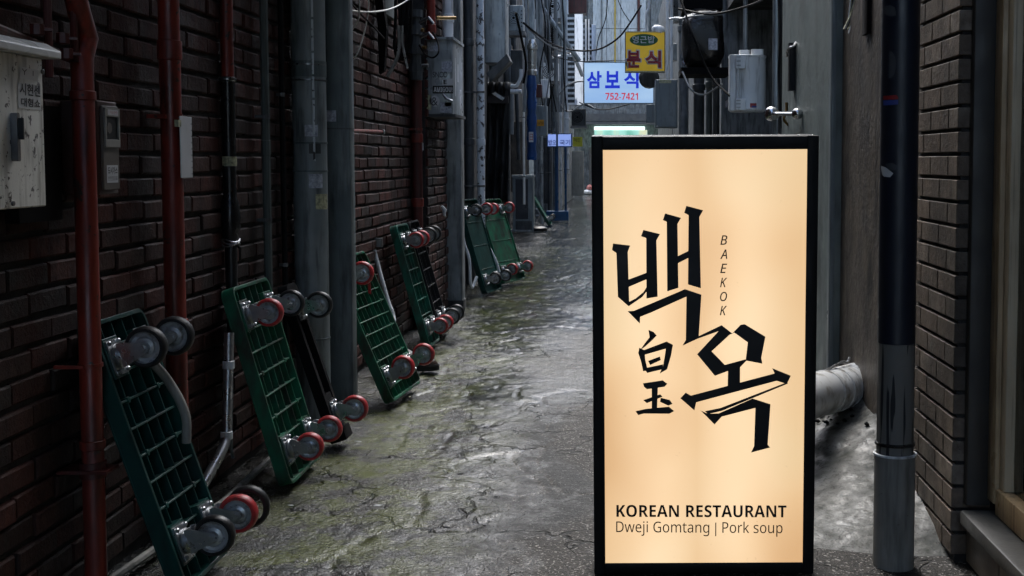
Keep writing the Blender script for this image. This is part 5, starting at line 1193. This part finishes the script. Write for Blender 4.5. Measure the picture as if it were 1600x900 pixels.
# black tarp bundle
def tarp():
    Y = 9.4; root = empty('black_bundle', W(1098, 115, Y), 'bulky black plastic-wrapped unit hanging high on right wall', 'bundle')
    c = W(1098, 62, Y + 0.25); m = MB(); b = bmesh.new(); bmesh.ops.create_icosphere(b, subdivisions=4, radius=1)
    vs = []
    for v in b.verts:
        p = Vector((math.copysign(abs(v.co.x) ** 0.55, v.co.x) * 0.165, math.copysign(abs(v.co.y) ** 0.6, v.co.y) * 0.22, math.copysign(abs(v.co.z) ** 0.5, v.co.z) * 0.23))
        k = 1 + 0.09 * noise.noise(p * 7) + 0.05 * noise.noise((p.x * 26, p.y * 26, p.z * 5))
        vs.append(c + p * k)
    m.add(vs, [tuple(x.index for x in f.verts) for f in b.faces]); b.free(); wpart(m, 'wrapping', 'tar', root, 1.5)
    s0 = W(1107, 78, Y - 0.01); sticker(root, s0, W(1121, 78, Y - 0.01) - s0, W(1107, 60, Y - 0.01) - s0, 'paper_worn')
    m = MB(); m.cbox(c.x - 0.18, c.x + 0.2, Y + 0.0, Y + 0.5, c.z - 0.285, c.z - 0.235, 0.01); wpart(m, 'shelf', 'black_matte', root)
    m = MB(); m.tube(spline([W(1062, 30, Y), W(1080, 26, Y - 0.02), W(1105, 24, Y - 0.02), W(1130, 22, Y)], 6), 0.008, 6); wpart(m, 'tie_rope', 'cable_grey', root)
tarp()
boxthing('canopy_box', 'dark canopy box above the black wrapped unit', 1068, 1130, -40, 14, 9.6, 0.5, 'black_matte', 'canopy')
# water heater
def heater():
    Y = 8.6; a, b = W(1137, 174, Y), W(1200, 84, Y); cx, r_ = (a.x + b.x) / 2 + 0.01, (b.x - a.x) / 2 - 0.008
    root = empty('water_heater', (cx, Y, a.z), 'white cylindrical water heater with side pipework on dark wall', 'heater')
    m = MB(); m.lathe([(r_ - 0.015, a.z), (r_, a.z + 0.012), (r_ + 0.003, a.z + 0.02), (r_, a.z + 0.028), (r_, b.z - 0.02), (r_ + 0.004, b.z - 0.018), (r_ + 0.004, b.z - 0.004), (r_ - 0.02, b.z)], (cx, Y + 0.15, 0), (0, 0, 1), 32); wpart(m, 'tank', 'heater_white', root)
    x0 = cx - r_ - 0.006
    m = MB(); m.cbox(x0, x0 + 0.05, Y - 0.0, Y + 0.08, a.z + 0.005, b.z - 0.005, 0.006); wpart(m, 'side_panel', 'heater_white', root, 0.6, 0.003)
    for t0, t1 in ((0.74, 0.98), (0.02, 0.22)):
        h = b.z - a.z; m = MB(); m.cbox(x0 + 0.04, x0 + 0.11, Y - 0.03, Y + 0.02, a.z + h * t0, a.z + h * t1, 0.005); wpart(m, 'valve_box', 'louvre', root, 0.6, 0.003)
        for k in range(3): m = MB(); zz_ = a.z + h * (t0 + (t1 - t0) * (0.2 + 0.3 * k)); m.box(x0 + 0.045, x0 + 0.075, Y - 0.036, Y - 0.031, zz_, zz_ + 0.006); wpart(m, 'fin', 'sheet_metal', root, 0)
    m = MB(); m.tube([(x0 + 0.055, Y - 0.012, a.z + 0.08), (x0 + 0.055, Y - 0.012, b.z - 0.09)], 0.009, 8); wpart(m, 'side_tube', 'pvc_white', root)
    for dx, w_, h_ in ((0.0, 0.07, 0.035), (0.085, 0.085, 0.04)):
        m = MB(); m.cbox(cx - 0.06 + dx, cx - 0.06 + dx + w_, Y + 0.08, Y + 0.16, b.z + 0.001, b.z + h_, 0.012); wpart(m, 'top_fitting', 'pvc_white', root)
    ya = Y + 0.15 - r_ * 0.96
    m = MB(); p = W(1172, 168, ya - 0.003); m.box(p.x, p.x + 0.045, ya - 0.006, ya - 0.004, p.z, p.z + 0.03); wpart(m, 'label_sticker', 'sticker_red', root, 0)
    m = MB(); m.box(p.x + 0.01, p.x + 0.045, ya - 0.008, ya - 0.0065, p.z, p.z + 0.012); wpart(m, 'label_stripe', 'sticker_blue', root, 0)
    m = MB(); m.box(cx - 0.12, cx + 0.15, Y + 0.28, Y + 0.6, a.z + 0.05, a.z + 0.1); wpart(m, 'bracket', 'steel_dark', root, 0)
heater()
# ball valve and black bar on the plaster wall edge
def balls():
    Y = 6.85; root = empty('ball_fitting', W(1222, 180, Y), 'pair of chrome ball knobs on a crossbar above the sign', 'fitting')
    for px, r_ in ((1206, 0.042), (1246, 0.03)):
        b = bmesh.new(); bmesh.ops.create_uvsphere(b, u_segments=20, v_segments=12, radius=r_); m = MB(); c = W(px, 178, Y - (0.0 if px < 1220 else 0.55))
        m.add([c + v.co for v in b.verts], [tuple(x.index for x in f.verts) for f in b.faces]); b.free(); wpart(m, 'ball', 'chrome', root, 2)
    m = MB(); m.tube([W(1206, 178, Y), W(1246, 178, Y - 0.55)], 0.012, 10); wpart(m, 'crossbar', 'chrome', root)
    m = MB(); m.tube(spline([W(1229, 160, Y), W(1229, 172, Y), W(1225, 186, Y - 0.02), W(1232, 196, Y)], 5), [0.008] * 16, 8); wpart(m, 'lever', 'brass', root)
    m = MB(); a = W(1210, 185, Y); m.tube([a, Vector((a.x, a.y, 0.0))], 0.014, 8); wpart(m, 'stem', 'sheet_metal', root)
balls()
m = MB(); a, b = W(1231, 142, 6.6), W(1243, 68, 6.6); m.cbox(a.x, b.x, 6.55, 6.62, a.z, b.z, 0.006)
root = empty('door_pull', a, 'black bar handle on the plaster wall', 'handle'); wpart(m, 'bar', 'black_plastic', root)
m = MB(); m.tube(spline([W(1229, 88, 6.55), W(1232, 76, 6.5), W(1240, 72, 6.5), W(1244, 66, 6.55)], 5), 0.007, 6); wpart(m, 'hook', 'zinc', root)
# wires high on the brown wall
for i in range(5):
    cable('looped_wire', ['outermost loop of yellowish wire at the brown wall top', 'second loop of the wires at the brown wall top', 'third loop of the wires at the brown wall top', 'fourth loop of the wires at the brown wall top', 'pale wire end poking down at the brown wall top'][i],
          [W(1338 - i * 2, -10, 4.6), W(1330 - i, 20 + i * 3, 4.58), W(1324 + i, 34 + i * 2, 4.56), W(1318 + 2 * i, 46 + 1.5 * (i == 4) * 4, 4.54)], 0.0028, ('paper_yellow', 'cable_grey', 'cable_black', 'paper_yellow', 'cable_white')[i], group='looped wires at the brown wall top')
m = MB(); a, b = W(1346, 56, 4.7), W(1373, -20, 4.7); m.cbox(a.x, b.x, 4.6, 4.7, a.z, b.z, 0.01); o = m.build('junction_box', 'black_matte'); tag(o, 'black junction box at top of the brown wall', 'box')

# ---------------------------------------------------------------- navy drainpipe beside the brick pier
def navy():
    X, r_ = 0.765, 0.052; Y = L(1404, 300, X).y
    root = empty('drainpipe', (X, Y, 0), 'fat navy drainpipe with grey lower end beside brick pier', 'pipe')
    z1, z2 = W(1402, 708, Y).z, W(1402, 535, Y).z
    m = MB(); m.tube([(X, Y, z2), (X, Y, 4)], r_, 36); wpart(m, 'navy_tube', 'navy_pipe', root)
    m = MB(); m.tube([(X, Y, z1 - 0.01), (X, Y, z2 - 0.001)], r_ - 0.0006, 36); wpart(m, 'weathered_band', 'drip_grey', root)
    m = MB(); m.tube([(X, Y, -0.02), (X, Y, z1)], r_ + 0.005, 36); wpart(m, 'grey_socket', 'pvc_grey', root)
    m = MB(); m.lathe([(r_ + 0.004, z1 - 0.004), (r_ + 0.009, z1 - 0.003), (r_ + 0.009, z1 + 0.002), (r_ + 0.002, z1 + 0.003)], (X, Y, 0), (0, 0, 1), 36, cap=False); wpart(m, 'rim', 'pvc_white', root)
    z3 = z1 + 0.03; m = MB(); m.lathe([(r_, z3 - 0.005), (r_ + 0.004, z3 - 0.004), (r_ + 0.004, z3 + 0.004), (r_, z3 + 0.005)], (X, Y, 0), (0, 0, 1), 36, cap=False); wpart(m, 'ring', 'tar', root)
    ve = 0.0
    def cyl_pt(px, py):
        an = -PI / 2 - math.atan2(X, Y) + 0
        t_ = max(-0.98, min(0.98, (px - 1404) / 29.5)); a_ = -PI / 2 + math.asin(t_) - math.atan2(X, Y)
        p_ = Vector((X + (r_ + 0.0012) * math.cos(a_), Y + (r_ + 0.0012) * math.sin(a_), 0)); p_.z = W(px, py, p_.y).z; return p_
    def patch(pts, mat, name='sticker'):
        # fan of quads between the upper and lower outline so the print follows the curve
        x_lo, x_hi = min(p[0] for p in pts), max(p[0] for p in pts); n_ = len(pts); cols = []
        for i in range(9):
            x = x_lo + (x_hi - x_lo) * (0.02 + 0.96 * i / 8); ys_ = []
            for k in range(n_):
                (xa_, ya_), (xb_, yb_) = pts[k], pts[(k + 1) % n_]
                if (xa_ - x) * (xb_ - x) <= 0 and xa_ != xb_: ys_.append(ya_ + (yb_ - ya_) * (x - xa_) / (xb_ - xa_))
            cols.append((x, min(ys_), max(ys_)))
        vs_ = [cyl_pt(c_[0], y_) for c_ in cols for y_ in c_[1:]]
        m = MB(); m.add(vs_, [(2 * i, 2 * i + 2, 2 * i + 3, 2 * i + 1) for i in range(8)]); wpart(m, name, mat, root, 1)
    patch([(1379, 165), (1402, 163), (1402, 156), (1379, 157)], 'sticker_blue')
    patch([(1379, 156), (1402, 155), (1401, 148), (1379, 150)], 'sticker_red')
    patch([(1377, 259), (1385, 262), (1396, 271), (1391, 277), (1382, 276), (1378, 272)], 'sticker_white', 'torn_paper')
    patch([(1382, 256), (1394, 254), (1402, 259), (1400, 266), (1390, 266)], 'ink_soft', 'torn_paper')
    patch([(1379, 10), (1388, 8), (1396, 12), (1397, 24), (1388, 26), (1379, 22)], 'ink_soft', 'torn_paper')
    patch([(1379 + 8 + 11 * math.cos(a), 101 + 22 * math.sin(a)) for a in [i * PI / 9 - PI / 2 for i in range(10)]], 'ink_soft', 'round_sticker')
m, nt, p = newmat('drip_grey')
st = ramp(nt, nz(nt, wpos(nt, (55, 55, 3.0)), 1.0, 2, 0.5), [(0.56, 0), (0.59, 1)])
nt.links.new(mixc(nt, st, (0.15, 0.145, 0.13), (0.012, 0.012, 0.014)), p.inputs['Base Color']); p.inputs['Roughness'].default_value = 0.7
navy()
# fat pvc duct sticking out of the wall
def duct():
    p1, p2 = W(1235, 628, 4.2), W(1338, 600, 4.85)
    root = empty('plastic_duct', p2, 'fat dirty white plastic duct end sticking out behind the sign', 'duct')
    ax = (p1 - p2).normalized(); ln = (p1 - p2).length; r_ = 0.082
    m = MB(); m.lathe([(r_, 0.0), (r_ * 1.05, 0.004), (r_ * 1.05, 0.022), (r_, 0.026), (r_, ln)], p2, ax, 28); wpart(m, 'tube', 'pvc_duct', root)
    for t in (0.1, 0.14, 0.24, 0.36, 0.52):
        m = MB(); h_ = ln * t; m.lathe([(r_, h_ - 0.008), (r_ * 1.035, h_ - 0.005), (r_ * 1.035, h_ + 0.005), (r_, h_ + 0.008)], p2, ax, 28, cap=False); wpart(m, 'ring', 'pvc_duct', root)
    m = MB(); m.lathe([(r_ * 0.9, -0.004), (r_ * 0.9, 0.0005)], p2, ax, 28); wpart(m, 'end_plate', 'concrete_dark', root)
    m = MB()
    for i in range(14):
        a_ = random.uniform(-1.2, 1.4); q = p2 + Vector((random.uniform(0.0, 0.02), random.uniform(-0.05, 0.02), -0.07 + 0.05 * math.sin(a_))); s_ = random.uniform(0.006, 0.014)
        m.lathe([(s_ * 0.2, -s_), (s_, 0), (s_ * 0.2, s_)], q, (random.random(), random.random(), 1), 6)
    wpart(m, 'foam_lumps', 'paper', root, 1)
    m = MB(); q = p2 + ax * 0.18 + Vector((0, 0, r_)); m.tube(spline([q + ax * 0.2, q + Vector((0, 0, 0.02)), q - ax * 0.06 + Vector((0, 0, 0.012)), q - ax * 0.09 + Vector((0.0, 0, 0.03))], 5), 0.006, 6); wpart(m, 'clip_wire', 'zinc', root)
duct()

# ---------------------------------------------------------------- overhead wires
for lab, pts, r_, mt in (
  ('long black cable swooping from the left braces to the yellow sign', [W(818, 36, 13.5), W(842, 55, 14), W(870, 72, 16), W(900, 79, 17), W(935, 77, 17), W(965, 60, 17), W(985, 35, 17), W(1002, 8, 17)], 0.013, 'cable_black'),
  ('thin black cable dipping under the lit blue sign', [W(905, 160, 18), W(930, 170, 18), W(950, 171, 18), W(975, 165, 18), W(1000, 158, 18)], 0.008, 'cable_black'),
  ('thin cable crossing in front of the louvre panels', [W(840, 80, 17), W(880, 92, 18), W(910, 96, 18), W(960, 95, 18)], 0.008, 'cable_black'),
  ('pale cable arching over the pale pipes to lit sign', [W(872, 150, 17), W(885, 135, 17), W(900, 128, 17), W(912, 127, 17)], 0.012, 'cable_grey'),
  ('drooping grey cable below the louvre panels', [W(870, 150, 18), W(880, 170, 18), W(892, 174, 18), W(905, 166, 18), W(916, 163, 18), W(930, 170, 18)], 0.012, 'cable_grey'),
  ('black cable hanging from dull grey case to flue', [W(806, 20, 13), W(815, 60, 13.2), W(822, 100, 13.4), W(818, 130, 13.5)], 0.014, 'cable_black'),
  ('pale cable crossing from the flue to thick pale pipe', [W(822, 40, 14), W(845, 62, 15), W(868, 76, 16), W(890, 84, 17)], 0.011, 'cable_grey'),
  ('dark cable slack between the risers and black bundle', [W(1045, 30, 12), W(1058, 28, 12), W(1070, 30, 11)], 0.012, 'pvc_white'),
  ('thin wire hanging on the tiled end building, left one', [W(950, -10, 30), W(946, 30, 30), W(935, 60, 30), W(930, 95, 30)], 0.012, 'cable_black'),
  ('thin wire hanging on the tiled end building, right one', [W(962, -10, 30), W(972, 15, 30), W(985, 35, 30)], 0.01, 'cable_black')):
    cable('overhead_cable', lab, pts, r_, mt)
rs = random.Random(3)
for i in range(14):
    x0 = 838 + i * 3.1; Y = 15.5 + rs.random() * 4
    cable('tangled_wire', 'thin dark wire in the tangle on the far left wall', [W(x0, -10, Y), W(x0 + rs.uniform(-9, 9), 50, Y), W(x0 + rs.uniform(-9, 9), 110, Y), W(x0 + rs.uniform(-7, 7), 175, Y)], 0.009, rs.choice(['cable_black', 'cable_black', 'cable_grey']), group='tangled wires on the far left wall')

# ================================================================== THE GLOWING STAND SIGN
SW, SH, SD = 0.598, 1.172, 0.2
def main_sign():
    Yf = 3.25; z0 = W(1100, 897, Yf).z; SH = W(1100, 212, Yf - 0.048).z - z0; print('SIGN', z0, SH)
    root = empty('lightbox_sign', (0.2215, Yf, 0), 'tall glowing cream lightbox sign in black frame with brush lettering', 'sign', rot=(R(2.4), R(-0.25), 0))
    fr = 0.0305
    def P(px, py, e=0.0):
        py -= 4.5; xl = 921 + (py - 212) / 681 * 14; xr = 1280 - (py - 212) / 683 * 8
        s = (px - xl) / (xr - xl); t = 1 - (py - 211.5) / 683.5
        return Vector(((s - 0.5) * SW, -e, z0 + t * SH))
    x0, x1 = -SW / 2, SW / 2
    m = MB(); m.cbox(x0, x0 + fr, 0, SD, z0, z0 + SH, 0.003); m.build('frame_side', 'sign_black', root, 0.6)
    m = MB(); m.cbox(x1 - fr, x1, 0, SD, z0, z0 + SH, 0.003); m.build('frame_side', 'sign_black', root, 0.6)
    m = MB(); m.cbox(x0 + fr + 0.0003, x1 - fr - 0.0003, 0.0005, SD - 0.001, z0 + SH - 0.036, z0 + SH - 0.0005, 0.003, axis='x'); m.build('frame_top', 'sign_black', root, 0.6)
    m = MB(); m.cbox(x0 + fr + 0.0003, x1 - fr - 0.0003, 0.0005, SD - 0.001, z0 + 0.0005, z0 + 0.032, 0.003, axis='x'); m.build('frame_bottom', 'sign_black', root, 0.6)
    m = MB(); m.box(x0 + fr, x1 - fr, 0.0022, 0.008, z0 + 0.03, z0 + SH - 0.034); pn = m.build('lit_panel', 'sign_glow', root, 0)
    m = MB(); m.box(x0 + fr, x1 - fr, SD - 0.01, SD - 0.004, z0 + 0.03, z0 + SH - 0.034); m.build('back_panel', 'sign_black', root, 0)
    for sx in (-1, 1):
        for yy in (0.035, SD - 0.035):
            m = MB(); m.lathe([(0.016, 0), (0.018, 0.004), (0.018, 0.02), (0.012, z0)], (sx * (SW / 2 - 0.05), yy, 0), (0, 0, 1), 12); m.build('foot', 'rubber', root)
    e = -0.0012
    def zp(p): return P(940 + p[0] / 2.1935, 310 + p[1] / 2.1951, e)
    strokes_baek = [
        [(38, 150), (97, 157), (89, 178), (96, 350), (94, 362), (57, 330), (50, 182), (35, 172)],
        [(142, 105), (199, 119), (187, 140), (193, 330), (155, 336), (152, 132), (134, 126)],
        [(92, 272), (157, 248), (157, 270), (92, 297)],
        [(90, 350), (118, 336), (145, 314), (158, 292), (160, 306), (140, 331), (118, 346), (94, 362)],
        [(216, 50), (271, 65), (259, 85), (264, 300), (226, 312), (222, 78), (209, 72)],
        [(289, 25), (347, 40), (334, 62), (341, 302), (297, 289), (297, 56), (282, 48)],
        [(260, 194), (300, 175), (300, 198), (260, 218)],
        [(91, 379), (112, 378), (287, 305), (343, 324), (335, 465), (413, 428), (449, 456), (440, 460), (406, 447), (330, 474), (280, 497), (291, 478), (292, 330), (170, 384), (134, 398), (133, 421)],
    ]
    strokes_ok = [
        [(449, 457), (413, 429), (404, 447), (330, 527), (391, 601), (437, 584), (476, 573), (498, 550), (495, 545), (425, 564), (379, 517), (441, 460)],
        [(449, 457), (478, 427), (492, 425), (563, 468), (549, 540), (553, 560), (496, 549), (503, 487), (456, 453)],
        [(436, 578), (477, 566), (477, 626), (435, 638)],
        [(274, 678), (292, 659), (310, 669), (595, 594), (587, 576), (650, 602), (637, 630), (602, 619), (328, 692), (322, 720)],
        [(358, 723), (412, 712), (628, 628), (637, 621), (640, 629), (415, 722), (368, 733)],
        [(344, 721), (368, 732), (405, 731), (520, 680), (581, 700), (572, 840), (580, 850), (516, 867), (526, 845), (530, 712), (415, 742), (391, 769)],
    ]
    strokes_hanja = [
        [(163, 443), (180, 450), (191, 462), (178, 476), (152, 500), (136, 511), (150, 490), (167, 468)],
        [(132, 504), (150, 512), (153, 545), (162, 582), (146, 584), (139, 552), (129, 522)],
        [(148, 512), (225, 483), (247, 494), (241, 530), (228, 578), (203, 592), (214, 566), (220, 530), (223, 507), (150, 528)],
        [(163, 549), (203, 534), (206, 546), (170, 563)],
        [(150, 574), (214, 561), (211, 578), (160, 590)],
        [(146, 626), (213, 616), (229, 628), (219, 638), (160, 646), (150, 638)],
        [(176, 640), (197, 637), (195, 716), (177, 718)],
        [(148, 684), (205, 664), (213, 672), (160, 694)],
        [(207, 676), (238, 684), (247, 697), (233, 703), (205, 690)],
        [(122, 722), (158, 714), (235, 707), (253, 722), (237, 731), (150, 730), (131, 735)],
    ]
    for nm, st_ in (('brush_syllable', strokes_baek), ('brush_syllable', strokes_ok), ('brush_characters', strokes_hanja)):
        m = MB()
        for k, s_ in enumerate(st_): m.prism([zp(p) + Vector((0, -0.00002 * k, 0)) for p in s_], Vector((0, 0.0009, 0)))
        m.build(nm, 'ink', root, 0)
    for i, ch in enumerate('BAEKOK'):
        y1 = 381 + i * 21.7; a = P(1125.5, y1, e); lettering(sans(ch, 'italic'), a, P(1136.5, y1, e) - a, P(1125.5, y1 - 14.5, e) - a, 'ink', root, bold=0.008)
    a = P(968, 807, e); lettering(sans('KOREAN RESTAURANT'), a, P(1230, 809, e) - a, P(967.6, 787.5, e) - a, 'ink', root)
    a = P(968, 837, e); lettering(sans('Dweji Gomtang | Pork soup', 'plain'), a, P(1224, 840, e) - a, P(967.6, 813, e) - a, 'ink', root)
    # water beads on the top edge
    m = MB()
    for i in range(60):
        q = Vector((random.uniform(x0 + 0.005, x1 - 0.005), random.uniform(0.0, 0.03), z0 + SH + 0.0005)); s_ = random.uniform(0.0008, 0.0022)
        m.lathe([(s_, 0), (s_ * 0.8, s_ * 0.6), (s_ * 0.2, s_)], q, (0, 0, 1), 6)
    ob = m.build('water_beads', 'chrome', root, 1); ob['kind'] = 'stuff'
main_sign()
